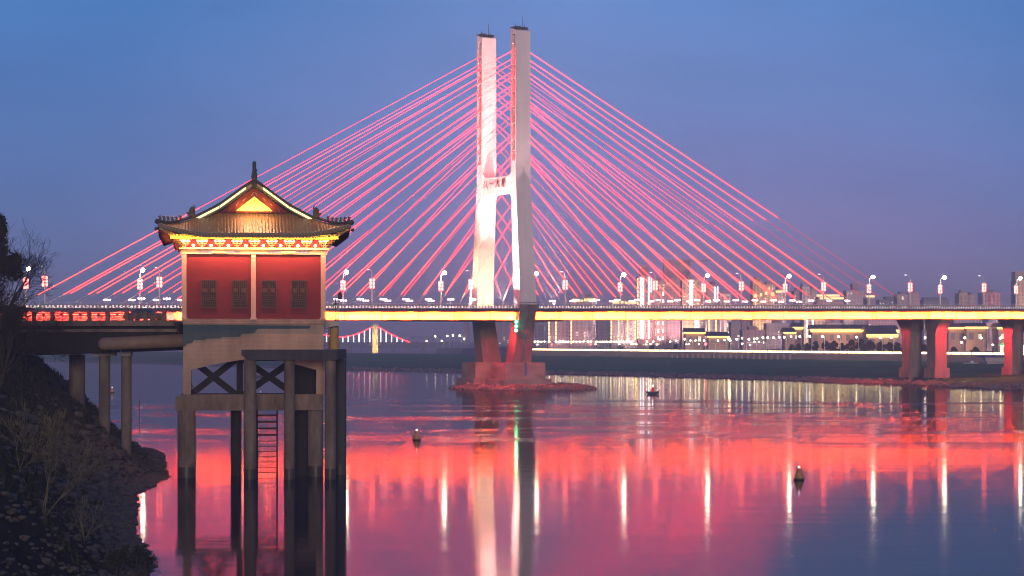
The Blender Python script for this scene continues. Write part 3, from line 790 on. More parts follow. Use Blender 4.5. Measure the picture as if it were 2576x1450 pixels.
for e in (-1, 1):
    for cx, cz in ((1.0, 30.45), (1.75, 29.95), (2.6, 29.3), (.12, 31.05)):
        d = MB()
        for q in range(3): d.ball((e*(cx+.09*q), .985, cz-.13*q+.1), .05, 6)
        obj('studs', d, M['cream'], gb)
# ridges
def fz_(x): return itp(fx, abs(x))
for e in (-1, 1):
    path = [(e*x, .72, fz_(x)+.22) for x in (0.05, .6, 1.2, 1.8, 2.6, 3.4, 4.4, 5.4, 6.5)]
    d = MB(); d.tube(path, .17, 6); obj('verge_ridge', d, M['ridge'], pav)
    d = MB(); d.tube([(x, .62, z-.62) for x, y, z in path], .09, 5)
    for x, y, z in [(e*(.4+.3*i), .6, fz_(.4+.3*i)-.5) for i in range(20)]: d.ball((x, y, z), .1, 5)
    obj('verge_tiles', d, M['ridge'], pav)
    for x0, x1 in ((.95, 2.05), (2.1, 3.75), (3.85, 5.1), (5.15, 6.3)):
        d = MB()
        q = [x0+(x1-x0)*i/4 for i in range(5)]
        d.loft([[(e*x, .5, fz_(x)-.2), (e*x, .58, fz_(x)-.2), (e*x, .58, fz_(x)+.04), (e*x, .5, fz_(x)+.04)] for x in q])
        obj('light_tube', d, M['roof_led'], pav)
    hip = [(e*(6.45+(10.35-6.45)*t), .7-3.6*t, 0) for t in [i/10 for i in range(11)]]
    hip = [(x, y, roof_z(x, y, True)+.2) for x, y, z in hip]
    d = MB(); d.tube(hip, [.17]*10+[.22], 6); d.ball((e*10.42, -2.98, 27.75), .3, 8); d.ball((e*10.55, -3.0, 26.95), .2, 8); hr = obj('hip_ridge', d, M['ridge'], pav)
    for k in range(6):
        t = .4+.11*k; x, y = e*(6.45+3.9*t), .7-3.6*t; z = roof_z(x, y, True)+.32
        d = MB(); d.lathe((x, y, z), [(.13, 0), (.15, .1), (.1, .26), (.14, .34), (.09, .46), (.02, .52)], 7)
        d.beam((x, y, z+.38), (x+e*.2, y-.12, z+.36), .1, .12); d.beam((x-e*.1, y, z+.05), (x-e*.2, y+.05, z+.25), .06, .06)
        obj('ridge_figure', d, M['beast'], hr)
    x, y = e*6.75, .6; z = roof_z(x, y, True)
    d = MB(); d.lathe((x, y, z+.1), [(.34, 0), (.42, .25), (.3, .6), (.36, .85), (.22, 1.15), (.05, 1.3)], 8)
    d.beam((x, y, z+.75), (x+e*.55, y-.15, z+.6), .26, .3); d.tube([(x-e*.1, y, z+1.1), (x-e*.3, y, z+1.35), (x-e*.1, y, z+1.6)], [.12, .09, .03], 6)
    obj('ridge_beast', d, M['beast'], pav)
d = MB(); d.box(-.2, .2, .6, DP-.6, 32.2, 32.75); obj('main_ridge', d, M['ridge'], pav)
d = MB(); d.lathe((0, .62, 31.6), [(.2, 0), (.28, .5), (.24, .9), (.34, 1.2), (.3, 1.6), (.2, 2.0), (.22, 2.5), (.2, 2.9), (.04, 3.0)], 8)
d.beam((0, .6, 33.0), (.25, .5, 33.7), .2, .16); obj('finial', d, M['ridge'], pav)
# windows with lattice
for x in (-4.9, -1.62, 1.58, 4.83):
    d = MB(); x0, x1, z0, z1 = x-.86, x+.86, 18.5, 21.58
    for a_ in (x0, x1-.1): d.box(a_, a_+.1, -.09, 0, z0, z1)
    for z in (z0, z1-.1, 19.35): d.box(x0+.1, x1-.1, -.09, 0, z, z+.1)
    d.box(x-.05, x+.05, -.09, 0, 19.45, z1-.1)
    wf = obj('window_frame', d, M['window_wood'], pav)
    d = MB()
    for sx in (x-.43, x+.43):
        for q in (-.22, 0, .22): d.box(sx+q-.03, sx+q+.03, -.07, -.01, 19.45, z1-.1)
        for k in range(8): d.box(sx-.33, sx+.33, -.075, -.012, 19.6+k*.25, 19.66+k*.25)
        d.box(sx-.2, sx+.2, -.085, -.015, 20.2, 20.6)
    for k in range(4): d.box(x0+.1, x1-.1, -.07, -.01, 18.68+k*.17, 18.73+k*.17)
    for k in range(6): d.box(x0+.2+k*.25, x0+.26+k*.25, -.075, -.012, 18.6, 19.35)
    obj('lattice', d, M['window_wood'], wf)
    d = MB(); d.box(x0+.05, x1-.05, -.012, -.004, z0+.05, z1-.05); obj('pane', d, M['glass'], wf)
# base: stone course, tiled base wall with arched foot, teal tile field
d = MB(); d.box(-7.78, 7.72, -.12, DP, 16.72, 17.3); obj('stone_course', d, M['stone_course'], pav)
prof = [(-7.72, 16.7), (-7.72, 10.6), (-6.85, 10.6), (-6.85, 11.75), (-4.2, 12.35), (-1.6, 12.8), (.3, 12.95), (2.6, 12.75), (4.6, 12.3), (6.75, 11.7), (6.75, 10.6), (7.55, 10.6), (7.55, 16.7)]
d = MB(); d.prism(prof, lambda a_, b_, dd: (a_, dd, b_), 0, .6); obj('base_wall', d, M['beige_tile'], pav)
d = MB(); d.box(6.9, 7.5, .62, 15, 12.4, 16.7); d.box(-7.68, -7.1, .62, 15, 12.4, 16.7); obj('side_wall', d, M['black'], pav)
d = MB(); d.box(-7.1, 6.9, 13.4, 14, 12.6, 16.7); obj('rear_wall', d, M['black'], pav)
def c5(cx, cy): return ((cx*.2197+377.3-640)*.04345, CZ+(HY-(742.1+cy*.2197))*.04345)
tp = [(386, 342), (1845, 352), (1820, 388), (1235, 389), (1215, 412), (1185, 443), (1055, 446), (1030, 482), (825, 484), (815, 499), (645, 502), (640, 519), (510, 520), (480, 556), (430, 560), (425, 576), (392, 600)]
tp = [c5(*q) for q in tp]; tp[0] = (-7.73, tp[0][1]); tp[-1] = (-7.73, tp[-1][1])
d = MB(); d.prism(tp[::-1], lambda a_, b_, dd: (a_, dd, b_), -.03, -.003); obj('teal_tile_panel', d, M['teal_tile'], pav)
# frame below: bottom beam, floor, posts, crossed braces, rear legs
d = MB(); d.prism([(-8.55, 7.3), (7.5, 7.3), (7.5, 9.05), (-7.7, 9.05), (-8.55, 8.8)], lambda a_, b_, dd: (a_, dd, b_), -.1, 1.1); obj('bottom_beam', d, M['concrete_beige'] if 'concrete_beige' in M else M['pile'], pav)
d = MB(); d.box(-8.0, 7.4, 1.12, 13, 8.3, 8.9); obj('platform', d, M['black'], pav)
for x in (-7.3, 7.15):
    d = MB(); d.box(x-.42, x+.42, .02, .58, 9.06, 10.6); obj('post', d, M['beige_tile'], pav)
for x in (-1.55, 4.9, -7.2, 7.0):
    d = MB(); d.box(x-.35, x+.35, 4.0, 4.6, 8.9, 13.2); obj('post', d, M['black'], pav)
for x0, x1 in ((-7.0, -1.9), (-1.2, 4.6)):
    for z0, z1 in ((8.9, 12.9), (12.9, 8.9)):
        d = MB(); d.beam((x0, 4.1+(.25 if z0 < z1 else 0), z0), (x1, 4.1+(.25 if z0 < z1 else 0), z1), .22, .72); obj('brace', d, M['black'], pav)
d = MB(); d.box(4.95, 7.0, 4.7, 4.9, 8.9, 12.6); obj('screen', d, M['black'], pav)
d = MB(); d.tube([(-6.9, 1.0, 10.2), (-6.1, 1.2, 8.95)], .06, 5); obj('pipe', d, M['dark_steel'], pav)
def pile(mb, x, y, r, z1, z0=-2.0):
    prof = [(r, z0), (r, 1.2)]; mb.lathe((x, y, 0), [(r*1.01, z0), (r*1.01, 1.15)], 18, 1); mb.lathe((x, y, 0), [(r, 1.15), (r, z1)], 18, 0)
    for z in (1.6, 5.0, 8.6):
        if z < z1-.5: mb.lathe((x, y, 0), [(r, z-.06), (r*1.07, z-.05), (r*1.07, z+.05), (r, z+.06)], 18, 0)
for x, y, r in ((-7.35, .6, .98), (6.7, 1.0, .85)):
    d = MB(); pile(d, x, y, r, 7.3); obj('pile', d, [M['pile'], M['wet']], pav)
for x, y, r in ((-1.9, 4.0, .55), (5.1, 4.2, 1.15), (-1.9, 11, .6), (5.2, 11, 1.0)):
    d = MB(); d.cyl(x, y, r, -2, 8.3); obj('rear_pile', d, M['black'], pav)
# service stair under the platform
d = MB()
for x in (.35, 2.55): d.box(x-.09, x+.09, 3.0, 3.2, -.8, 8.4)
for k in range(13):
    z = .3+k*.58 if k < 7 else 4.4+(k-7)*.72
    h = .07 if k < 7 else .2
    d.box(.4, 2.5, 3.0, 3.25, z, z+h)
for k in range(22): d.box(.45+k*.093, .465+k*.093, 3.1, 3.12, .2, 7.6)
obj('service_stair', d, M['black'], pav)
# side balcony, its ochre column and ladder
d = MB(); d.prism([(7.74, 17.3), (9.5, 17.05), (9.5, 16.6), (7.74, 16.35)], lambda a_, b_, dd: (a_, dd, b_), 4.5, 8.5); obj('balcony', d, M['concrete'], pav)
d = MB(); 
for x in (7.8, 9.4): d.box(x-.08, x+.08, 4.5, 4.7, 17.0, 19.2)
for z in (17.3, 18.2, 18.8): d.box(7.8, 9.4, 4.55, 4.65, z, z+.1)
for k in range(9): d.box(7.9+k*.18, 7.94+k*.18, 4.58, 4.62, 17.3, 18.2)
for k in range(4): d.box(7.9, 9.35, 4.575, 4.625, 17.45+k*.18, 17.5+k*.18)
obj('balcony_railing', d, M['rail'], pav)
d = MB(); d.lathe((9.0, 6, 0), [(.62, 13.3), (.5, 16.6)], 14); obj('balcony_column', d, M['balcony_col'], pav)
d = MB()
for x in (7.95, 8.35): d.box(x-.03, x+.03, 6, 6.06, 13.2, 16.6)
for k in range(10): d.box(7.95, 8.35, 6, 6.05, 13.4+k*.32, 13.44+k*.32)
obj('ladder', d, M['dark_steel'], pav)
wl = thing('lantern_post', 'black lantern post standing on the pavilion side balcony', 'lamp', PO + Matrix.Rotation(PR, 3, 'Z') @ Vector((9.1, 4.9, 0)))
d = MB(); d.tube([(0, 0, 17.1), (0, 0, 19.6), (.2, 0, 19.7), (.45, 0, 19.55)], .06, 5); d.box(-.25, .25, -.2, .2, 19.0, 19.1)
for e in (-1, 1): d.tube([(e*.35, 0, 18.2), (e*.15, 0, 19.0)], .05, 5)
obj('post', d, M['dark_steel'], wl)
d = MB(); d.lathe((.5, 0, 19.55), [(.1, 0), (.2, .1), (.24, .6), (.28, .62), (.05, .8)], 8); obj('lantern', d, M['dark_steel'], wl)
# pavilion lights: wash on the walls, eaves and gable
WARM = (1, .42, .16); YW = (1, .55, .1)
light('wall_wash', 'AREA', (0, -1.15, 25.86), (0, -.1, 23.0), 3400, (1, .3, .18), pav, shape='RECTANGLE', size=16, size_y=.12)
light('eave_wash', 'AREA', (0, -2.3, 25.75), (0, -1.3, 26.3), 1100, (1, .56, .05), pav, shape='RECTANGLE', size=17.5, size_y=.1)
light('eave_wash', 'AREA', (-9.9, 12, 25.5), (-8.2, 12, 25.9), 420, (1, .3, .08), pav, shape='RECTANGLE', size=22, size_y=.1)
light('gable_wash', 'AREA', (0, .35, 29.2), (0, .95, 30.0), 300, (1, .62, .07), pav, shape='RECTANGLE', size=3.2, size_y=.08)
light('roof_wash', 'AREA', (0, .2, 29.6), (0, -1.8, 27.0), 300, (1, .5, .28), pav, shape='RECTANGLE', size=3.6, size_y=.08)
for e in (-1, 1):
    light('roof_wash', 'AREA', (e*8.6, -1.0, 28.9), (e*8.0, -2.0, 27.0), 50, (1, .5, .2), pav, shape='RECTANGLE', size=3, size_y=.1)

# concrete bent in front: cap beam with its own piles
bent = thing('pile_bent', 'dark concrete cap beam on tall round piles in front of the pavilion base', 'pile bent')
YB = 257.0; kx = YB/F
d = MB(); x0, x1 = XD(607, YB), XD(849, YB); zt, zb = ZD(880, YB), ZD(906, YB)
d.prism([(x0, zt), (x1, zt), (x1, zb), (x0+.6, zb), (x0, zb+.55)], lambda a_, b_, dd: (a_, dd, b_), YB, YB+2.1); 
d.prism([(x1-2.0, zt-.003), (x1, zt-.003), (x1, zb+.05), (x1-2.0, zb+.05)], lambda a_, b_, dd: (a_, dd, b_), YB+2.1, YB+14)
obj('cap_beam', d, M['cap'], bent)
for px, y, r, wdt in ((629, YB+1.0, .68, 0), (728, YB+1.0, .57, 0), (831, YB+1.0, .6, 0), (857, YB+10.5, .63, 1)):
    d = MB(); pile(d, XD(px, y), y, r, zb); obj('pile', d, [M['pile'] if not wdt else M['cap'], M['wet']], bent)

# ------------------------------------------------------------------ approach road on trestle, pipe and car
A0, A1 = Vector((XD(461, 272), 272, 0)), Vector((XD(-60, 281), 281, 0))
aang = math.atan2(A1.y-A0.y, A1.x-A0.x); AL = (A1-A0).length
app = thing('approach_trestle', 'concrete access road on a trestle with lattice railing leading to the pavilion', 'trestle', A0, aang)
d = MB(); d.box(.3, AL+40, -5.2, 1.6, 16.8, 17.1); obj('road_slab', d, M['asphalt'], app)
d = MB(); d.box(.2, AL+40, 1.6, 2.1, 16.6, 17.25); obj('kerb', d, M['pile'], app)
d = MB(); d.box(.1, AL+40, 1.2, 1.5, 15.9, 16.25); obj('edge_beam', d, M['pile'], app)
d = MB(); d.prism([(0, 16.8), (AL+40, 16.8), (AL+40, 12.9), (AL, 13.0), (0, 13.9)], lambda a_, b_, dd: (a_, dd, b_), -4.5, 1.1); obj('main_girder', d, M['black'], app)
def appr_rail(y):
    posts = []
    for k in range(24):
        x = 1.4+k*2.4
        d = MB(); d.box(x-.2, x+.2, y-.15, y+.15, 17.25, 18.12); d.box(x-.24, x+.24, y-.18, y+.18, 18.1, 18.22); obj('railing_post', d, M['rail_dark'], app)
        d = MB()
        for z in (17.34, 17.74, 17.98): d.box(x+.2, x+2.2, y-.06, y+.06, z, z+.1)
        d.box(x+1.05, x+1.35, y-.05, y+.05, 17.84, 17.98)
        for q in range(14): d.box(x+.25+q*.142, x+.3+q*.142, y-.03, y+.03, 17.44, 17.74)
        for q in range(2): d.box(x+.2, x+2.2, y-.028, y+.028, 17.5+q*.12, 17.54+q*.12)
        obj('railing_panel', d, M['rail_dark'], app)
M['pipe'] = mat('pipe_paint', (.15, .105, .08), .7, var=.2, scale=.8)
M['rail_dark'] = mat('railing_dark', (.13, .09, .085), .85, var=.3, scale=2)
appr_rail(1.85)
d = MB()
for px, y, r in ((194, 283, 1.0),):
    pass
def app_pile(px, Y, w, ytop, cap=None):
    r = w*Y/F/2; z1 = ZD(ytop, Y)
    t = MB(); pile(t, XD(px, Y), Y, r, z1, -1.0)
    o = obj('trestle_pile', t, [M['pile_dark'], M['wet']])
    if cap:
        x0, x1, y0 = cap; c = MB(); c.box(XD(x0, Y), XD(x1, Y), Y-r*1.02, Y+r*1.3, z1-.02, ZD(y0, Y)); obj('pile_cap', c, M['concrete'], o)
    return o
M['pile_dark'] = mat('dark_pile', (.12, .1, .09), .9, var=.4, scale=.6, bump=.35, stretch=(1, 1, .35))
for px, Y, w_, yt, cap, lb in ((194, 287, 40, 893, (180, 205, 868), 'thick round trestle pile farthest from the pavilion, rising from the grassy bank'),
                           (263, 277, 29, 895, (236, 291, 870), 'round trestle pile under the capped end of the big pipe'),
                           (318, 274, 26, 895, (305, 331, 868), 'slim round trestle pile with a square concrete head nearest the pavilion')):
    tag(app_pile(px, Y, w_, yt, cap), lb, 'pile', 'trestle piles')
wp = MB(); Y0 = 271.0
pa, pb = Vector((XD(463, 268), 268, ZD(857, 268))), Vector((XD(262, 269), 269, ZD(866, 269)))
wp.tube([pb + (pb-pa).normalized()*t for t in (.68, .6, .45, .2, 0)] + [pa], [.05, .35, .58, .7, .73, .73], 20)
tag(obj('water_pipe', wp, M['pipe'] if 'pipe' in M else M['cap'], smooth=True), 'big dark round ended water pipe running under the access road', 'pipe')
pm = MB(); pm.tube([P(352, 1096, 262), P(351, 1005, 262)], .05, 5); tag(obj('gauge_rod', pm, M['dark_steel']), 'thin upright rod stuck in the bank beside the trestle piles', 'rod')
# parked car
AM = Matrix.Translation(A0) @ Matrix.Rotation(aang, 4, 'Z')
cpx = P(349, 800, 274)
car = thing('parked_car', 'dark sedan standing on the access road behind the lattice railing', 'car', AM @ Vector(((AM.inverted() @ cpx).x, -1.6, 17.1)), aang+math.pi)
bodyp = [(-2.3, .35), (-2.35, .75), (-2.2, .98), (-1.5, 1.02), (-.85, 1.42), (-.2, 1.52), (.35, 1.46), (1.05, 1.02), (1.9, .86), (2.25, .68), (2.3, .35)]
rings = []
for yy, sc, in ((-.88, .0), (-.8, 1), (.8, 1), (.88, 0)):
    rings.append([(x*(1 if sc else .985), (yy*(.80 if z > 1.05 else 1)), z if sc else z-.03) for x, z in bodyp])
d = MB(); d.loft(rings); obj('body', d, M['car'], car, True)
for e in (-1, 1):
    d = MB(); d.prism([(-1.3, 1.06), (-.8, 1.38), (-.15, 1.45), (-.12, 1.06)], lambda a_, b_, dd: (a_, e*dd, b_), .715, .722)
    d.prism([(-.05, 1.06), (-.08, 1.45), (.32, 1.4), (.88, 1.06)], lambda a_, b_, dd: (a_, e*dd, b_), .715, .722); obj('side_window', d, M['glass'], car)
    for x in (-1.4, 1.42):
        d = MB(); d.tube([(x, e*.66, .33), (x, e*.87, .33)], .33, 16); w_ = obj('wheel', d, M['rubber'], car)
        d = MB(); d.tube([(x, e*.86, .33), (x, e*.885, .33)], .22, 12); obj('rim', d, M['alloy'], w_)
    d = MB(); d.box(2.12, 2.28, e*.62-.14, e*.62+.14, .66, .76); obj('headlight', d, M['alloy'], car)
    d = MB(); d.box(.75, .92, e*.9-.1, e*.9+.1, 1.0, 1.12); obj('wing_mirror', d, M['car'], car)
# ------------------------------------------------------------------ trees and shrubs on the bank
def branch(mb, p, dr, ln, r, lev, maxlev, spread, tips, grav=0.0, mi=0):
    p = Vector(p); dr = Vector(dr).normalized(); pts = [p]; n = 4 if lev < 3 else 3
    for i in range(n):
        dr = (dr + Vector((random.gauss(0, .13), random.gauss(0, .13), random.gauss(0, .1)+.04-grav))).normalized()
        pts.append(pts[-1] + dr*ln/n)
    r1 = max(r*.55, .016)
    mb.tube(pts, [r+(r1-r)*i/n for i in range(n+1)], 6 if lev < 2 else 4 if lev < 3 else 3, mi, lev < 1)
    if lev >= maxlev: tips.append(pts[-1]); return
    k = random.randint(3, 4) if lev < 3 else random.randint(2, 4)
    for i in range(k):
        t = random.uniform(.35, 1.0) if i else 1.0
        q = pts[min(n, max(1, int(round(t*n))))]
        v = dr.cross(Vector((random.gauss(0, 1), random.gauss(0, 1), random.gauss(0, 1)))).normalized()
        branch(mb, q, dr + v*random.uniform(.45, 1.0)*spread, ln*random.uniform(.6, .8), r1*random.uniform(.55, .9), lev+1, maxlev, spread, tips, grav, mi)
def ground_at(x, y): return bank_z(x, y)
def bare_tree(px, Y, h, r, label, seed, lean=(0, 0, 1), maxlev=5, z=None):
    random.seed(seed); x = XD(px, Y); z = ground_at(x, Y)-.3 if z is None else z
    t = thing('bare_tree', label, 'tree', (x, Y, z), 0, 'bare trees on the left bank')
    d = MB(); lean = Vector(lean).normalized(); top = lean*h*.3
    d.tube([(0, 0, 0), lean*h*.15 + Vector((.15, 0, 0)), top], [r*1.25, r, r*.8], 8); obj('trunk', d, M['bark'], t)
    d = MB(); tips = []
    for k in range(6):
        a_ = 6.28*k/6+random.uniform(-.4, .4); st = lean*h*(.18+.12*random.random())
        branch(d, st, (math.cos(a_)*.75+lean.x, math.sin(a_)*.75, random.uniform(.5, 1.1)), h*.27, r*.5, 1, maxlev, .85, tips)
    branch(d, top, lean, h*.27, r*.75, 1, maxlev, .8, tips)
    obj('branches', d, M['bark'], t)
    return t
def leaf_clump(mb, c, rad, n, sz, flat=1.0):
    for _ in range(n):
        v = Vector((random.gauss(0, 1), random.gauss(0, 1), random.gauss(0, 1))).normalized()*rad*random.random()**.45
        p = Vector(c) + Vector((v.x, v.y, v.z*flat)); a_ = Vector((random.gauss(0, 1), random.gauss(0, 1), random.gauss(0, 1))).normalized()
        b_ = a_.cross(Vector((random.random(), random.random(), random.random()))).normalized(); s_ = sz*random.uniform(.6, 1.3)
        mb.add([p-a_*s_, p+b_*s_*.5, p+a_*s_, p-b_*s_*.5], [(0, 1, 2, 3)])
def leafy_tree(name, x, y, z, h, w, label, group, m, seed, nclump=26, per=160, leaf=.28, trunk_r=.3):
    random.seed(seed); t = thing(name, label, 'tree', (x, y, z), 0, group)
    d = MB(); d.tube([(0, 0, 0), (.1, 0, h*.35), (0, .1, h*.7)], [trunk_r, trunk_r*.75, trunk_r*.3], 7); 
    for k in range(5):
        a_ = 6.28*k/5; d.tube([(0, 0, h*(.3+.07*k)), (math.cos(a_)*w*.25, math.sin(a_)*w*.25, h*(.42+.08*k))], [trunk_r*.4, trunk_r*.15], 5)
    obj('trunk', d, M['bark'], t)
    d = MB()
    for _ in range(nclump):
        hh = random.uniform(.25, .97); env = math.sin(math.pi*min(1, (hh-.15)/.85*.8+.18))
        a_ = random.uniform(0, 6.28); rr = w*.5*env*random.uniform(.2, 1)
        leaf_clump(d, (rr*math.cos(a_), rr*math.sin(a_), h*hh), w*.17*random.uniform(.7, 1.3), per, leaf, .8)
    obj('crown', d, m, t); return t
bare_tree(-28, 242, 15.5, .36, 'bare leafless tree with fine spreading branches, tallest at the left edge of the bank', 5, (.1, 0, 1), 6)
bare_tree(-14, 232, 10.5, .24, 'lower bare tree with tangled twigs drooping over the trestle end', 11, (.3, -.1, .8), 6)
leafy_tree('evergreen_tree', XD(-22, 256), 256, ground_at(XD(-22, 256), 256)-.3, 15.5, 6.6, 'dense dark evergreen tree standing behind the bare branches at the left edge', None, M['leaf'], 3, 34, 220, .26, .3)
leafy_tree('evergreen_tree', XD(-14, 262), 262, ground_at(XD(-14, 262), 262)-.3, 6.0, 4.6, 'low dark evergreen bush filling the end of the access road railing', None, M['leaf'], 4, 26, 170, .22, .2)
def sapling(px, py, Y, h, label, seed, lean, m='twig', maxlev=5):
    random.seed(seed); p = P(px, py, Y); x = p.x; z = ground_at(x, Y)
    t = thing('bare_sapling', label, 'sapling', (x, Y, z-.2), 0, 'bare saplings on the bank slope')
    d = MB(); tips = []
    for k in range(3):
        branch(d, (0.1*k, 0, 0), (lean+random.uniform(-.35, .35), random.uniform(-.3, .3), 1), h*.4, .042, 1, maxlev, .62, tips)
    obj('stems', d, M[m], t)
    d = MB()
    for q in tips[::3]: leaf_clump(d, q, .12, 4, .07)
    obj('young_leaves', d, M['leaf2'], t)
sapling(108, 1240, 150, 6.2, 'pale branching sapling rising from the dark slope, tallest of the saplings', 21, .35)
sapling(40, 1180, 165, 5.2, 'pale sapling with a few new leaves near the left edge of the slope', 22, .2)
sapling(205, 1290, 155, 4.2, 'low pale sapling among the rocks nearer the water', 23, .1, maxlev=3)
sapling(330, 1380, 150, 2.6, 'small twiggy sapling leaning over the water at the rocky edge', 24, .6, 'bark', 3)
for px, Y, h, w_, sd in ((335, 157, 1.5, 2.0, 31), (375, 153, 1.1, 1.7, 32), (300, 150, 1.6, 2.2, 33)):
    random.seed(sd); x = XD(px, Y); z = max(ground_at(x, Y), 0)
    t = thing('shrub', {31: 'dark shrub at the water edge, middle one of three below the rocks', 32: 'dark low shrub leaning out over the water, lowest on the bank', 33: 'dark bushy shrub on the slope, farthest from the water of three'}[sd], 'shrub', (x, Y, z), 0, 'shrubs at the water edge')
    d = MB(); tips = []
    for k in range(7): branch(d, (0, 0, 0), (random.uniform(-.9, .9), random.uniform(-.6, .6), .8), h*.5, .03, 2, 4, .7, tips)
    obj('stems', d, M['bark'], t)
    d = MB()
    for q in tips: leaf_clump(d, q, .2, 5, .1)
    obj('foliage', d, M['leaf'], t)
for px, Y, sd, lb in ((300, 300, 41, 'low dark bush on the bank top between the trestle piles'), (225, 296, 42, 'low dark bush behind the thick trestle pile'), (345, 290, 43, 'small dark bush beside the slim trestle pile')):
    random.seed(sd); x = XD(px, Y); z = ground_at(x, Y); t = thing('shrub', lb, 'shrub', (x, Y, z), 0, 'bushes below the trestle')
    d = MB()
    for k in range(9): leaf_clump(d, (random.uniform(-1, 1), random.uniform(-.6, .6), random.uniform(.1, .8)), .5, 60, .11)
    obj('foliage', d, M['leaf2'], t)

# ------------------------------------------------------------------ buoys and boats
def buoy(px, py, h, label, mk, mlamp, group=None):
    Y = CZ*F/(py-HY); t = thing('buoy', label, 'buoy', (XD(px, Y), Y, 0), 0, group); k = h/1.4
    d = MB(); d.lathe((0, 0, 0), [(.5*k, -.3), (.58*k, 0), (.57*k, .12*k), (.5*k, .2*k)], 16); obj('float', d, M['buoy_dark'], t)
    d = MB(); d.lathe((0, 0, 0), [(.5*k, .2*k), (.26*k, .95*k), (.24*k, .97*k), (.26*k, 1.0*k), (.25*k, 1.2*k), (.18*k, 1.27*k)], 16); obj('cone', d, M[mk], t)
    d = MB(); d.ball((0, 0, 1.36*k), .085*k, 8); obj('lamp', d, M[mlamp], t)
M['small_lamp'] = glow('small_lamp', (1, .92, .85), 6)
M['pink_paint'] = mat('pink_paint', (.6, .25, .25), .6)
buoy(2010, 1208, 1.42, 'ochre cone buoy with a black waterline band floating on the pink water at right', 'buoy', 'small_lamp')
buoy(1048, 1108, 1.6, 'small ochre cone buoy floating between the pavilion and the tower', 'buoy', 'small_lamp')
buoy(90, 956, 2.6, 'pink buoy with a white lamp far upriver beyond the left bank', 'pink_paint', 'white_spot')
buoy(282, 988, 1.6, 'small dark buoy on the water behind the trestle piles', 'pink_paint', 'small_lamp')
def beacon_boat(px, py, label):
    Y = CZ*F/(py-HY); t = thing('beacon_boat', label, 'boat', (XD(px, Y), Y, 0))
    d = MB(); secs = []
    for x, w_, z0 in ((-1.8, .35, .45), (-1.5, .75, .1), (-.5, .9, -.1), (.7, .9, -.1), (1.5, .6, .1), (1.85, .1, .5)):
        secs.append([(x, -w_, .72), (x, -w_*.8, z0), (x, w_*.8, z0), (x, w_, .72)])
    d.loft(secs); obj('hull', d, M['hull'], t)
    d = MB(); d.lathe((0, 0, .7), [(.42, 0), (.42, .15), (.36, .2), (.34, 1.35), (.28, 1.5)], 12); obj('beacon', d, M['red_beacon'], t)
    d = MB(); d.ball((0, 0, 2.3), .14, 8); obj('lamp', d, M['white_spot'], t)
    d = MB(); 
    for x in (-1.5, 1.5): d.box(x-.15, x+.15, -.3, .3, .7, .9)
    obj('thwart', d, M['hull'], t)
M['red_beacon'] = glow('red_beacon', (1, .02, .03), .55)
beacon_boat(1642, 992, 'small blue boat carrying a glowing red beacon, right of the tower base')
beacon_boat(655, 949, 'small boat with a red beacon far off, seen through the pavilion braces')

# ------------------------------------------------------------------ distant suspension bridge and truss bridge
SY = 3000.0
sb_ = thing('suspension_bridge', 'distant suspension bridge with red lit main cable and white lit hangers', 'bridge', (0, SY, 0))
def sp(px, py): return (XD(px, SY), ZD(py, SY))
hz = mat('far_steel', (.16, .15, .2), .9); M['far_steel'] = hz
M['far_tower'] = mat('far_tower', (.5, .44, .36), .8)
d = MB(); x0, _ = sp(560, 0); x1, _ = sp(1120, 0); d.box(x0, x1, -9, 9, 9.6, 12.6); obj('deck', d, hz, sb_)
xc, zt = sp(945, 815)
for s in (-1, 1):
    d = MB(); d.loft([[(xc+a_*w_, s*8+b_*1.6, z) for a_, b_ in ((-1, -1), (1, -1), (1, 1), (-1, 1))] for z, w_ in ((-2, 3.6), (12, 3.4), (zt, 3.4))]); obj('tower_leg', d, M['far_tower'], sb_)
curve_l = [(937, 823), (925, 829), (910, 837), (895, 842), (880, 846), (862, 848.5), (845, 848), (830, 845.5), (815, 842.5), (795, 836), (775, 828), (757, 819)]
curve_r = [(953, 823), (965, 830), (978, 838), (990, 844), (1003, 850), (1016, 855.5), (1031, 861)]
for cv in (curve_l, curve_r):
    d = MB(); d.tube([(sp(*q)[0], -8, sp(*q)[1]) for q in cv], .55, 5); obj('main_cable', d, M['far_red'] if 'far_red' in M else M['cable_a'], sb_)
def cy(cv, x):
    c = sorted(cv)
    for (a0, b0), (a1, b1) in zip(c, c[1:]):
        if a0 <= x <= a1: return b0+(b1-b0)*(x-a0)/(a1-a0)
for k in range(-13, 7):
    px = 945 + (k*13.6 + (-.0 if k else 0)) + (.0)
    if k == 0: continue
    px = 945 + math.copysign(4 if abs(k) == 0 else 0, k) + k*13.6
    yy = cy(curve_l if k < 0 else curve_r, px)
    if yy is None or yy > 857: continue
    d = MB(); xx, zz = sp(px, yy); d.box(xx-.5, xx+.5, -8.4, -7.6, 13.4, zz-.4); obj('hanger', d, M['white_led'], sb_)
for px in (879, 988, 1027, 1062):
    d = MB(); xx, _ = sp(px, 0); d.box(xx-2.2, xx+2.2, -7, 7, -2, 9.6); obj('pier', d, hz, sb_)
light('tower_wash', 'SPOT', (xc, -30, 12), (xc, -8, 22), 120000, (1, .7, .2), sb_, spot_size=R(60), spot_blend=.8, shadow_soft_size=1)
light('tower_wash', 'SPOT', (xc, -30, 11), (xc, -8, 2), 90000, (1, .7, .2), sb_, spot_size=R(60), spot_blend=.8, shadow_soft_size=1)
TY = 3150.0
tb = thing('truss_bridge', 'far grey steel truss bridge behind the suspension bridge', 'bridge', (0, TY, 0))
xa, xb_ = XD(900, TY), XD(1130, TY)
d = MB(); d.box(xa, xb_, -5, 5, 10, 13); obj('deck', d, hz, tb)
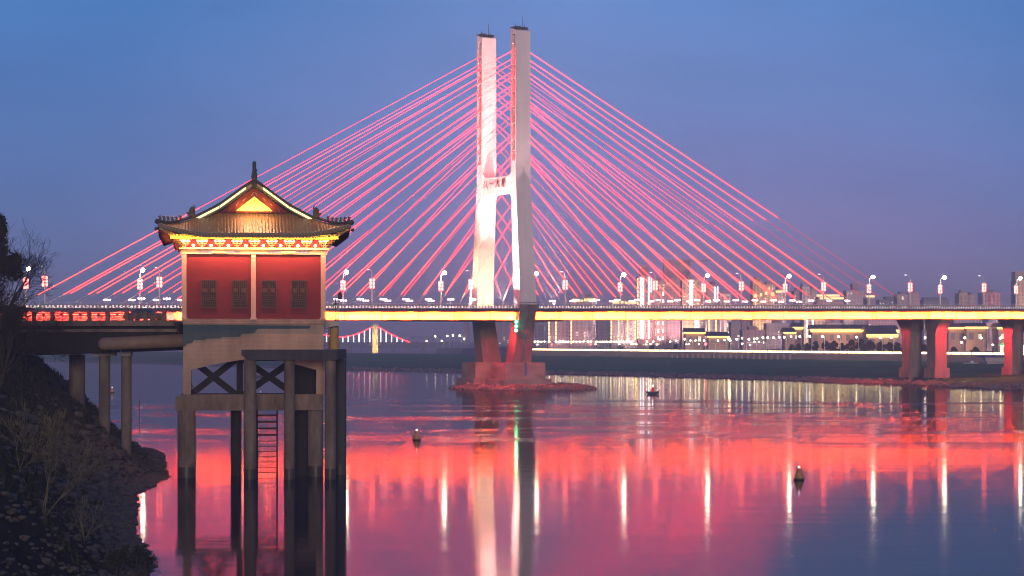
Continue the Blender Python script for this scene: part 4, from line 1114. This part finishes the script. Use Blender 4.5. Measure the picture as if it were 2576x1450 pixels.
for p0, p1 in ((905, 1018), (1024, 1120)):
    d = MB(); a0, a1 = XD(p0, TY), XD(p1, TY); n = 8
    d.beam((a0+5, -5, 20), (a1-5, -5, 20), .8, .8)
    for k in range(n):
        q0 = a0+(a1-a0)*k/n; q1 = a0+(a1-a0)*(k+1)/n
        d.beam((q0, -5, 13 if k % 2 == 0 else 20), (q1, -5, 20 if k % 2 == 0 else 13), .7, .7)
    obj('truss', d, hz, tb)
for px in (1068, 1105):
    d = MB(); xx = XD(px, TY); d.box(xx-2, xx+2, -4, 4, -2, 10); obj('pier', d, hz, tb)

# ------------------------------------------------------------------ city across the river
WALLS = {'beige': (.5, .36, .3), 'mauve': (.38, .26, .3), 'pale': (.55, .46, .46), 'grey': (.33, .27, .31), 'dark': (.2, .17, .22), 'pink': (.5, .3, .29), 'warm': (.55, .4, .26)}
for k_, c_ in WALLS.items(): M['w_'+k_] = facade('facade_'+k_, c_)
M['band'] = mat('balcony_band', (.4, .3, .29), .85)
GZ = 8.4
def building(x0, x1, ytop, Y, wk, label, cols=4, leds=(), crown=None, win='win_few', cat='building', bands=True, core=None, depth=22, lits=(), base=GZ, rz=0, wash=1.0):
    xa, xb = XD(x0, Y), XD(x1, Y); W_ = xb-xa; zt = ZD(ytop, Y); xc_ = (xa+xb)/2
    t = thing('apartment_tower' if zt-base > 28 else 'city_building', label, cat, (xc_, Y, base), rz)
    H_ = zt-base; h2 = W_/2
    d = MB(); d.box(-h2, h2, 0, depth, 0, H_)
    d.box(-h2-.15, h2+.15, -.15, depth+.15, H_-.8, H_+.5)
    nrib = max(2, cols)
    for k in range(nrib+1):
        x = -h2 + W_*k/nrib; d.box(max(-h2, x-.5), min(h2, x+.5), -.55, -.003, .5, H_-1.0)
    wl = obj('wall', d, M['w_'+wk], t)
    if core:
        d = MB(); c0, c1, hh = core; d.box(-h2+W_*c0, -h2+W_*c1, 3, depth-3, H_+.505, H_+hh); obj('roof_house', d, M['w_'+wk], t)
    else:
        d = MB(); d.box(-h2*.4, h2*.35, 5, depth-5, H_+.505, H_+3.2); obj('roof_house', d, M['w_'+wk], t)
    nf = int((H_-3)/3.2)
    for k in range(nrib):
        a_ = -h2 + W_*k/nrib + .5; b_ = -h2 + W_*(k+1)/nrib - .5
        if b_-a_ < .8: continue
        d = MB(); d.box(a_+.2*(b_-a_), b_-.2*(b_-a_), -.08, -.004, 2.2, H_-1.6)
        if bands:
            for f_ in range(nf): d.box(a_+.14*(b_-a_), b_-.14*(b_-a_), -.5, -.09, 2.0+3.2*f_, 3.1+3.2*f_, 1)
        o = obj('window_column', d, [M[win], M['w_'+wk] if k % 2 else M['band']], t)
    wc = {'beige': (1, .62, .38), 'warm': (1, .66, .34), 'pale': (1, .66, .58), 'pink': (1, .5, .46), 'mauve': (1, .55, .5), 'grey': (1, .6, .55), 'dark': (.8, .6, .7)}[wk]
    vis = H_*W_ * {'dark': .12, 'grey': .5, 'mauve': .5}.get(wk, 1.0) * wash
    light('facade_wash', 'SPOT', (0, -26, 1.5), (0, 0, H_*.72), 230*vis*(.4+H_/60.), wc, t, spot_size=R(110), spot_blend=.9, shadow_soft_size=1.0)  # added fill spot brightening each facade
    for px, y0, y1, mk in leds:
        d = MB(); x = XD(px, Y)-xc_; z0, z1 = ZD(y1, Y)-base, ZD(y0, Y)-base
        if mk in ('warm_led', 'pink_led'):
            zz = max(z0, .5)
            while zz < z1: d.box(x-.45, x+.45, -.95, -.6, zz, min(z1, zz+2.4)); zz += 3.2
        elif mk == 'dash':
            zz = max(z0, .5)
            while zz < z1: d.box(x-.4, x+.4, -.95, -.6, zz, min(z1, zz+2.6)); zz += 6.4
        else: d.box(x-.38, x+.38, -.95, -.6, max(z0, .5), z1)
        obj('light_strip', d, M['white_led' if mk == 'dash' else mk], t)
    for a0, a1, yy, h_, mk in lits:
        d = MB(); d.box(XD(a0, Y)-xc_, XD(a1, Y)-xc_, -1.1, -.7, ZD(yy+h_/2, Y)-base, ZD(yy-h_/2, Y)-base); obj('lit_cornice', d, M[mk], t)
    return t
B = building
M['crown_led'] = glow('crown_led', (1, .7, .28), 2.4)
B(1347, 1374, 809, 2350, 'dark', 'faint narrow tower just right of the main bridge tower pier', 3)
B(1379, 1432, 790, 2050, 'mauve', 'mauve apartment slab with two warm light strips, first right of the tower pier', 5, [(1381, 795, 862, 'warm_led'), (1398.5, 795, 862, 'warm_led')])
B(1434, 1469, 752, 1960, 'mauve', 'mauve tower with a lit crown and one chequered warm strip', 3, [(1437, 795, 866, 'warm_led')], lits=[(1436, 1467, 757, 5, 'crown_led')])
B(1464, 1500, 749, 2010, 'grey', 'grey tower with a brighter lit crown beside the chequered strip tower', 3, [(1466, 795, 866, 'warm_led')], lits=[(1466, 1498, 755, 7, 'crown_led')])
B(1502, 1536, 786, 2200, 'dark', 'dark unlit tower between the lit crowned towers', 4)
B(1538, 1570, 757, 1980, 'grey', 'tower with balcony bands and a row of crown lights', 3, [(1537.5, 795, 863, 'warm_led'), (1556, 797, 858, 'warm_led')], lits=[(1540, 1568, 761, 6, 'crown_led')], win='win_some')
B(1571, 1604, 758, 1990, 'pale', 'pale balcony tower with crown lights left of the white striped tower', 3, [(1578, 797, 858, 'warm_led'), (1598, 797, 855, 'warm_led')], lits=[(1572, 1602, 762, 5, 'crown_led')], win='win_some')
B(1605, 1641, 697, 1850, 'pink', 'tall reddish tower edged with bright white vertical light strips', 4, [(1604, 701, 852, 'warm_led'), (1611.5, 698, 852, 'white_led'), (1618, 700, 852, 'white_led'), (1632, 698, 852, 'white_led'), (1638.5, 702, 735, 'white_led')], win='win_some', core=(.2, .75, 9))
B(1642, 1675, 709, 2080, 'pink', 'reddish tower with dashed white strips next to the white striped tower', 3, [(1655, 790, 855, 'dash'), (1668, 735, 855, 'dash')], win='win_some')
ct = B(1664, 1738, 703, 2300, 'mauve', 'broad unfinished tower wrapped in grid scaffolding with netting on top', 8, cat='building', core=(.1, .98, 19))
B(1716, 1762, 705, 1930, 'beige', 'beige tower with twin white strips and warm lit windows', 4, [(1735.5, 705, 770, 'white_led'), (1741.5, 705, 770, 'white_led'), (1749.5, 797, 836, 'white_led'), (1756, 797, 836, 'white_led')], win='win_some')
B(1762, 1781, 734, 2150, 'grey', 'narrow grey tower beside the beige lit tower', 2)
B(1780, 1810, 719, 1900, 'grey', 'grey tower with long warm and white vertical strips above a lit podium', 3, [(1783.5, 797, 842, 'warm_led'), (1798, 722, 760, 'white_led'), (1805, 722, 760, 'white_led'), (1801, 797, 842, 'warm_led')])
B(1811, 1838, 741, 1880, 'pale', 'blank pale slab tower with a bright lit band near its foot', 1, lits=[(1811, 1837, 837, 4, 'quay_led')], bands=False)
B(1839, 1864, 811, 1800, 'grey', 'low grey block right of the blank pale slab', 2)
B(1866, 1892, 803, 2150, 'mauve', 'mauve mid rise block behind the low grey block', 3)
B(1894, 1920, 709, 2000, 'warm', 'warm lit tower with a glowing stepped crown, left of a twin', 3, win='win_some', lits=[(1896, 1904, 745, 9, 'crown_led'), (1912, 1916, 742, 8, 'crown_led'), (1899, 1902, 765, 8, 'crown_led')], core=(.3, .7, 4))
B(1921, 1949, 718, 2020, 'beige', 'beige lit tower with crown lights, right of its stepped twin', 3, win='win_some', lits=[(1924, 1930, 738, 7, 'crown_led'), (1940, 1947, 740, 8, 'crown_led')])
B(1951, 1975, 731, 2060, 'pale', 'pale tower with a lit cornice halfway behind the cables', 3, lits=[(1951, 1968, 734, 5, 'crown_led')])
B(1998, 2017, 733, 2250, 'grey', 'grey banded tower left of the tall white gabled tower', 3)
B(2018, 2037, 724, 2150, 'pale', 'tall white tower with small square windows', 2, core=(.1, .5, 4))
B(2038, 2054, 728, 2160, 'grey', 'narrow tower close beside the tall white tower', 2)
B(2055, 2122, 762, 1950, 'mauve', 'wide block crowned by two stepped rows of warm lights', 7, lits=[(2054, 2112, 744, 5, 'crown_led'), (2062, 2122, 751, 5, 'crown_led')], core=(.05, .85, 5))
B(2129, 2178, 732, 2200, 'grey', 'grey tower with long horizontal floor bands and a roof block', 6, core=(.35, .65, 7))
B(2181, 2200, 750, 2050, 'mauve', 'mauve block with one bright cornice behind a lamp', 2, lits=[(2179, 2200, 746, 5, 'crown_led')])
B(2211, 2256, 756, 2500, 'dark', 'dark stepped block low on the skyline', 6, core=(.4, .9, 4))
B(2257, 2285, 742, 2300, 'grey', 'grey tower above the flared pier, paler of two joined', 3)
B(2286, 2313, 739, 2350, 'mauve', 'mauve tower joined to the grey one above the flared pier', 4)
B(2323, 2388, 755, 2600, 'dark', 'long dark crenellated block on the skyline with red roof lamps', 9, core=(.05, .95, 3))
B(2413, 2434, 739, 2250, 'beige', 'beige tower, wider of a pair right of the flared pier', 2)
B(2436, 2453, 744, 2280, 'mauve', 'narrower tower of the pair right of the flared pier', 2)
B(2472, 2516, 738, 2150, 'pink', 'reddish beige tower with square windows near the last lamp but one', 4)
B(2556, 2600, 707, 2050, 'beige', 'tall beige tower with a dark top at the right edge', 4, core=(.0, 1.0, 8))
B(2079, 2110, 808, 1850, 'mauve', 'mauve mid rise block right of the beige block behind the hall', 4)
B(2090, 2118, 815, 1780, 'pale', 'white low block behind the long lit hall', 3)
B(2122, 2146, 806, 1850, 'pale', 'white block with dark balconies behind the long lit hall', 3)
B(2147, 2180, 800, 1900, 'grey', 'grey balcony block behind the long lit hall', 4)
B(2184, 2262, 795, 1980, 'mauve', 'wide mauve block with fine vertical ribs left of the flared pier', 10)
B(2022, 2076, 792, 1800, 'beige', 'beige block with two long bright white light columns', 5, [(2029, 796, 849, 'white_led'), (2044, 796, 826, 'white_led')])
B(1868, 1925, 832, 1700, 'mauve', 'low mauve block behind the quay lamps', 6)
B(1928, 1990, 815, 1850, 'grey', 'wide grey block behind the quay lamps left of the beige block', 7)
B(2400, 2470, 800, 1950, 'grey', 'wide grey block behind the glowing curved roofs', 8)
B(2478, 2512, 798, 2000, 'pale', 'pale block behind the gap between the glowing roofs', 3)
B(2516, 2580, 803, 1990, 'mauve', 'mauve block behind the right hand glowing roofs', 6)
B(1243, 1262, 800, 2600, 'dark', 'hazy narrow tower between the tower pier legs, left', 2)
B(1264, 1282, 796, 2700, 'dark', 'hazy narrow tower between the tower pier legs, right', 2)
B(1166, 1180, 803, 2900, 'dark', 'hazy slim tower left of the tower pier', 2)
# tower crane on the unfinished tower
cr = thing('tower_crane', 'tower crane standing on the unfinished scaffolded tower', 'crane', (XD(1733, 2296), 2296, ZD(690, 2296)))
d = MB(); d.box(-.7, .7, -.7, .7, -12, 14); obj('mast', d, M['far_steel'], cr)
d = MB(); d.beam((-9, 0, 12), (22, 0, 13), .9, .9); obj('jib', d, M['far_steel'], cr)
# podiums and long halls with glowing eaves
def hall(x0, x1, ye, yb, Y, label, h_=8, mk='eave_led', roof=3.0, name='hall', dp=20):
    xa, xb = XD(x0, Y), XD(x1, Y); xc_ = (xa+xb)/2; h2 = (xb-xa)/2; ze = ZD(ye, Y)-GZ
    t = thing(name, label, 'building', (xc_, Y, GZ))
    d = MB(); d.box(-h2, h2, 0, dp, 0, ze)
    n = max(2, int(h2*2/5))
    for k in range(n+1): d.box(-h2+2*h2*k/n-.25, -h2+2*h2*k/n+.25, -.3, -.002, 0, ze-.1)
    obj('wall', d, M['w_beige'], t)
    for k in range(min(n, 24)):
        d = MB(); a_ = -h2+2*h2*(k+.22)/min(n, 24); d.box(a_, a_+2*h2*.5/min(n, 24), -.06, -.003, ze*.5, ze*.8); obj('window', d, M['win_few'], t)
    d = MB(); d.box(-h2-1.2, h2+1.2, -1.6, -1.1, ze-h_*Y/F*.5, ze+h_*Y/F*.5); obj('eave_light', d, M[mk], t)
    d = MB(); zz = ze+h_*Y/F*.5+.02
    d.prism([(-1.6, zz), (dp+1.6, zz), (dp*.62, zz+roof), (dp*.38, zz+roof)], lambda a_, b_, dd: (dd, a_, b_), -h2-1, h2+1); obj('roof', d, M['ridge'], t)
    light('facade_wash', 'SPOT', (0, -14, 1), (0, 0, ze*.8), 42*h2*ze, (1, .5, .28), t, spot_size=R(150), spot_blend=.6, shadow_soft_size=.6)  # added fill spot brightening the hall wall
    return t
hall(2043, 2184, 832, 870, 1620, 'long hall with one continuous glowing yellow eave above dark trees')
hall(2181, 2256, 834, 870, 1590, 'hall wing with a second glowing yellow eave beside the flared pier')
hall(2184, 2254, 845, 870, 1560, 'lower front hall with its own glowing eave at the end of the long hall')
hall(1725, 1770, 838, 872, 1700, 'podium with an orange glowing roof edge under the beige tower', 4)
hall(1783, 1830, 848, 872, 1640, 'low podium with two glowing roof lines below the warm striped tower', 4)
hall(1975, 1998, 838, 872, 1650, 'small building with a glowing red orange roof left of the white light column', 4)
hall(1998, 2016, 826, 870, 1680, 'little square tower with a flame coloured crown', 6)
def curved_roof(x0, x1, yt, yb, Y, label):
    t = hall(x0, x1, yb, 874, Y, label, 5, 'eave_led', 2.5, 'temple_roof_block'); return t
curved_roof(2387, 2430, 818, 826, 1480, 'old style block with a glowing upturned roof, leftmost beyond the flared pier')
curved_roof(2432, 2480, 815, 825, 1470, 'old style block with a higher glowing hipped roof next to the leftmost one')
curved_roof(2512, 2570, 818, 826, 1440, 'old style block with a glowing red roof above the green pavilion')
B(2482, 2511, 814, 1500, 'pale', 'pale gable ended house between two glowing roofs', 3)
# green roofed riverside pavilion
gp_ = thing('quay_pavilion', 'open pavilion with a green lit upturned roof and white lit columns on the quay', 'pavilion', (XD(2546, 1130), 1130, 8.4))
d = MB(); k = 1130/F
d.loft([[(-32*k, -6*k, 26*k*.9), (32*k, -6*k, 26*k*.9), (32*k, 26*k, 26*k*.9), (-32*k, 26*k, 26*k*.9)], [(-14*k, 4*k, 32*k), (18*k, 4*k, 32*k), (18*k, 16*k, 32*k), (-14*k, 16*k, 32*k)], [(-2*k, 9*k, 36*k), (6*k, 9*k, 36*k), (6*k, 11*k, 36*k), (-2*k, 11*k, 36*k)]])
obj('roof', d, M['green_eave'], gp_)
for q in range(6):
    d = MB(); d.cyl((-26+q*10.4)*k, -2*k, .55, -.5, 22.5*k, 10); obj('column', d, M['quay_led'], gp_)
d = MB(); d.box(-31*k, 31*k, -5.8*k, -4.6*k, 21*k, 23.2*k); obj('beam_light', d, M['quay_led'], gp_)
# balustrade of lights along the embankment top
EL = lerp_pts(EMB, 4)
for i, (pa_, pb_) in enumerate(zip(EMB, EMB[1:])):
    t = thing('lit_balustrade', ['stretch of lit balustrade on the embankment top, farthest and left of the tower pier', 'lit yellow balustrade stretch on the embankment just right of the tower pier', 'lit yellow balustrade stretch on the embankment below the beige block', 'lit yellow balustrade stretch below the long hall', 'lit yellow balustrade stretch right of the flared pier', 'nearest lit balustrade stretch leaving the frame at right'][i], 'balustrade', (0, 0, 0), 0, 'lit balustrade along the embankment')
    d = MB(); q0, q1 = Vector((*pa_, 0)), Vector((*pb_, 0)); ln = (q1-q0).length; n = int(ln/4)
    if i == 0: q0 = q0 + (q1-q0)*.8; n = int(n*.2)
    d2 = MB()
    for k in range(n):
        p = q0+(q1-q0)*(k+.5)/n; d.box(p.x-.12, p.x+.12, p.y-.12, p.y+.12, 8.2, 9.7)
    for z in (8.4, 9.65): d.beam((q0.x, q0.y, z), (q1.x, q1.y, z), .3, .15)
    obj('railing', d, M['w_pale'], t)
    dv = (q1-q0).normalized(); nv = Vector((dv.y, -dv.x, 0)); nv = nv if nv.y < 0 else -nv
    m_ = max(1, int((q1-q0).length/9))
    for k in range(m_):
        if i >= 3 or k % 1 == 0:
            d = MB(); a_ = q0+(q1-q0)*(k+.06)/m_ + nv*.35; b_ = q0+(q1-q0)*(k+.94)/m_ + nv*.35
            d.beam((a_.x, a_.y, 8.95), (b_.x, b_.y, 8.95), .25, .85); obj('lamp_bar', d, M['quay_led'], t)
# elevated quay road on columns
qr = thing('quay_arcade', 'arcade of slim columns carrying the quay road below the light strip', 'arcade', (0, 0, 0))
for k in range(22):
    f_ = k/21; x = 96+(150-96)*f_; y = 1444+(1300-1444)*f_
    d = MB(); d.box(x-.5, x+.5, y-7, y-6, 4.2, 8.1); obj('column', d, M['w_mauve'], qr)
d = MB(); d.beam((94, 1442, 8.05), (152, 1296, 8.05), 3.0, .5); obj('slab', d, M['w_mauve'], qr)
# quay street lamps
def make_city_lamp(mk):
    t = thing('quay_lamp', 'l', 'street lamp')
    d = MB(); d.tube([(0, 0, 0), (0, 0, 7.6), (-.4, -.3, 8.1), (-1.0, -.5, 8.2)], [.12, .09, .08, .08], 5); obj('pole', d, M['pole'], t)
    d = MB(); d.ball((-1.2, -.6, 8.05), .42 if mk == 'city_lamp' else .6, 8, 0, 1.3); obj('lamp_head', d, M[mk], t)
    return t
LW = make_city_lamp('city_lamp'); LO = make_city_lamp('city_lamp_warm')
heads = [(1320.7+.1465*x, 860) for x in (170, 222, 275, 335, 415, 530, 580, 610, 665, 705, 740, 830, 880, 945, 1005, 1080, 1130, 1230, 1285, 1335, 1360, 1405, 1465, 1530, 1570, 1620, 1660, 1695, 1745, 1765, 1800, 1825, 2095, 2205, 2495)]
heads += [(1698+.1465*x, y) for x, y in ((20, 858), (165, 854), (265, 857), (350, 857), (415, 856), (500, 857), (735, 857), (845, 856), (1055, 854), (1150, 851), (1265, 854), (1360, 853), (1410, 852), (1505, 850), (1590, 850), (1690, 850), (1790, 849), (1875, 849), (1990, 847.5), (2140, 847), (2310, 847), (2535, 847))]
heads += [(1949.6+.2432*x, y) for x, y in ((490, 847), (655, 847.5), (840, 848.5), (1085, 850), (1200, 850), (1550, 850), (1960, 850.5), (2130, 850.5), (2330, 851), (2495, 851.5))]
def emb_y(px):                      # distance of the quay road at picture column px
    for (x0, y0), (x1, y1) in zip(EMB, EMB[1:]):
        p0, p1 = HX+F*x0/y0, HX+F*x1/y1
        if p0 <= px <= p1: 
            t = (px-p0)/(p1-p0); return y0+(y1-y0)*t
    return 1650
k0 = 0
for px, py in heads:
    Y = emb_y(px)+25; o = LW if k0 == 0 else dup(LW); k0 += 1
    sc = max(.5, (ZD(py, Y)-GZ)/8.05); o.location = (XD(px, Y)+1.2, Y, GZ); o.scale = (1, 1, sc)
    side = 'quay near the tower pier' if px < 1600 else 'middle of the quay' if px < 2000 else 'quay before the dark trees'
    tag(o, f'white quay street lamp on the {side}', 'street lamp', f'quay lamps on the {side}')
k1 = 0
lows = [(1352, 867, 0), (1498, 866, 0), (1558, 866, 0), (1593, 866, 1), (1600, 866, 1), (1625, 867, 0), (1637, 866, 1), (1653, 867, 0), (1660, 854, 0), (1727, 866, 0), (1733, 866, 0), (1758, 866, 0), (1833, 852, 1), (1836, 856, 1), (1867, 865, 0), (1898, 861, 0), (1909, 861, 0), (1921, 862, 0), (1886, 868, 0), (2418, 862, 0), (2497, 868, 0)]
for px, py, wm in lows:
    Y = emb_y(px)+60
    if wm: o = LO if k1 == 0 else dup(LO); k1 += 1
    else: o = dup(LW)
    o.location = (XD(px, Y)+1.2, Y, GZ); o.scale = (1, 1, max(.35, (ZD(py, Y)-GZ)/8.05))
    tag(o, 'big orange tinted street lamp behind the quay road' if wm else 'lower white lamp standing behind the quay road', 'street lamp', 'orange lamps behind the quay' if wm else 'lower lamps behind the quay')
if k1 == 0: pass
# red traffic signals, overhead sign frame
def signal(px, py, r, label):
    Y = emb_y(px)+35; t = thing('traffic_signal', label, 'traffic light', (XD(px, Y), Y, GZ)); z = ZD(py, Y)-GZ
    d = MB(); d.tube([(0, 0, 0), (0, 0, z)], .12, 5); obj('pole', d, M['pole'], t)
    d = MB(); d.ball((0, -.3, z), r, 8); obj('lens', d, M['red_led'], t)
signal(1775, 866, .9, 'big glowing red signal on the quay below the warm striped tower')
signal(1388, 867, .5, 'small red signal on the quay nearest the tower pier')
signal(1486, 867, .45, 'small red signal on the quay below the dark unlit tower')
for x0, x1, y0, y1, lb in ((1878, 1928, 862, 873, 'wide pale gantry frame over the quay road'), (1784, 1800, 865, 873, 'small pale gantry frame beside the big red signal')):
    Y = emb_y((x0+x1)/2)+30; t = thing('gantry', lb, 'gantry', (0, Y, 0)); z1 = ZD(y0, Y)
    d = MB(); d.tube([(XD(x0, Y), 0, GZ), (XD(x0, Y), 0, z1), (XD(x1, Y), 0, z1), (XD(x1, Y), 0, GZ)], .3, 5); obj('frame', d, M['barrier'], t)
# dark quay trees
TG = 'dark trees along the quay'
q = [(2052, 18, 26), (2075, 20, 28), (2097, 22, 27), (2118, 16, 24), (2142, 24, 30), (2166, 24, 32), (2190, 26, 30), (2214, 22, 26), (2238, 20, 25), (2256, 22, 25), (2030, 16, 22), (2325, 18, 22), (2300, 20, 22), (2010, 14, 20), (1992, 14, 18), (2400, 16, 16), (2455, 16, 15), (1700, 14, 16), (1560, 14, 12), (1640, 14, 13)]
for i, (px, w_, h_) in enumerate(q):
    Y = emb_y(px)+45+5*(i % 3); kk = Y/F
    leafy_tree('quay_tree', XD(px, Y), Y, GZ-.2, h_*kk*1.05, w_*kk*1.25, 'dark round topped tree on the quay in front of the lit halls' if 2025 < px < 2260 else 'dark low tree on the quay between street lamps', TG if 2025 < px < 2260 else 'scattered low trees on the quay', M['leaf_city'], 50+i, 22, 70, .55, .25)
# moored houseboat, small boats on the right bank
hb = thing('houseboat', 'two storey white houseboat with a blue roof moored below the embankment', 'houseboat', (XD(2520, 1085), 1085, 4.6))
k = 1085/F
for z, x0, x1, nm in ((0, -36, 46, 'lower_deck'), (8.2, -40, 46, 'upper_deck')):
    d = MB(); d.box(x0*k, x1*k, 0, 10, z*k, (z+5.6)*k); d.box((x0-6)*k, x1*k, -1.2, 10, (z+6.4)*k, (z+7.4)*k)
    o = obj(nm, d, M['white_paint'], hb)
    for q_ in range(12):
        d = MB(); d.box((x0+4+q_*6)*k, (x0+7+q_*6)*k, -.05, -.004, (z+1.5)*k, (z+4.6)*k); obj('window', d, M['glass'], o)
d = MB(); d.prism([(-1.8, 15.8*k), (12, 15.8*k), (6, 19.5*k), (4, 19.5*k)], lambda a_, b_, dd: (dd, a_, b_), -54*k, 46*k); obj('roof', d, M['blue_roof'], hb)
wb = thing('work_boat', 'small pale flat work boat left of the houseboat', 'boat', (XD(2443, 1090), 1090, 4.4)); k = 1090/F
d = MB(); d.loft([[(x*k, -w_, 3.2*k), (x*k, -w_*.7, .5*k), (x*k, w_*.7, .5*k), (x*k, w_, 3.2*k)] for x, w_ in ((-19, .3), (-15, 1.6), (14, 1.6), (19, .3))]); obj('hull', d, M['white_paint'], wb)
d = MB(); d.box(-2*k, 6*k, -1, 1, 3.2*k, 6.5*k); d.box(0, 4*k, -.8, .8, 6.5*k, 8.2*k); obj('cabin', d, M['white_paint'], wb)
# far shore lights
k2 = 0
for px, py in ((1096, 847), (1126, 846), (1140, 844), (1157, 845), (1074, 858), (1112, 858), (1168, 853)):
    Y = 2900; o = dup(LW); o.location = (XD(px, Y)+2, Y, 5); o.scale = (2, 2, max(.5, (ZD(py, Y)-5)/8.05))
    tag(o, 'far white lamp on the hazy shore left of the tower pier', 'street lamp', 'far lamps left of the tower pier')
fl = MB(); fl.grid([[(XD(1100, 2900)+i*40, 2850+30*math.sin(i), -.5), (XD(1100, 2900)+i*40, 2880, 5), (XD(1100, 2900)+i*40, 3300, 5.2)] for i in range(14)])
kind(obj('land_spit', fl, M['ground']), 'structure')

# ------------------------------------------------------------------ dusk haze over the river
hz_m = bpy.data.materials.new('haze'); hz_m.use_nodes = True
t_ = hz_m.node_tree; t_.nodes.clear()
ho = t_.nodes.new('ShaderNodeOutputMaterial'); hv = t_.nodes.new('ShaderNodeVolumePrincipled')
hv.inputs['Color'].default_value = (.86, .8, .9, 1); hv.inputs['Density'].default_value = 0.0003; hv.inputs['Anisotropy'].default_value = .0
t_.links.new(hv.outputs[0], ho.inputs['Volume'])
d = MB(); d.box(-6000, 6000, -200, 9500, -4, 135); hb_ = obj('haze', d, hz_m); kind(hb_, 'stuff')
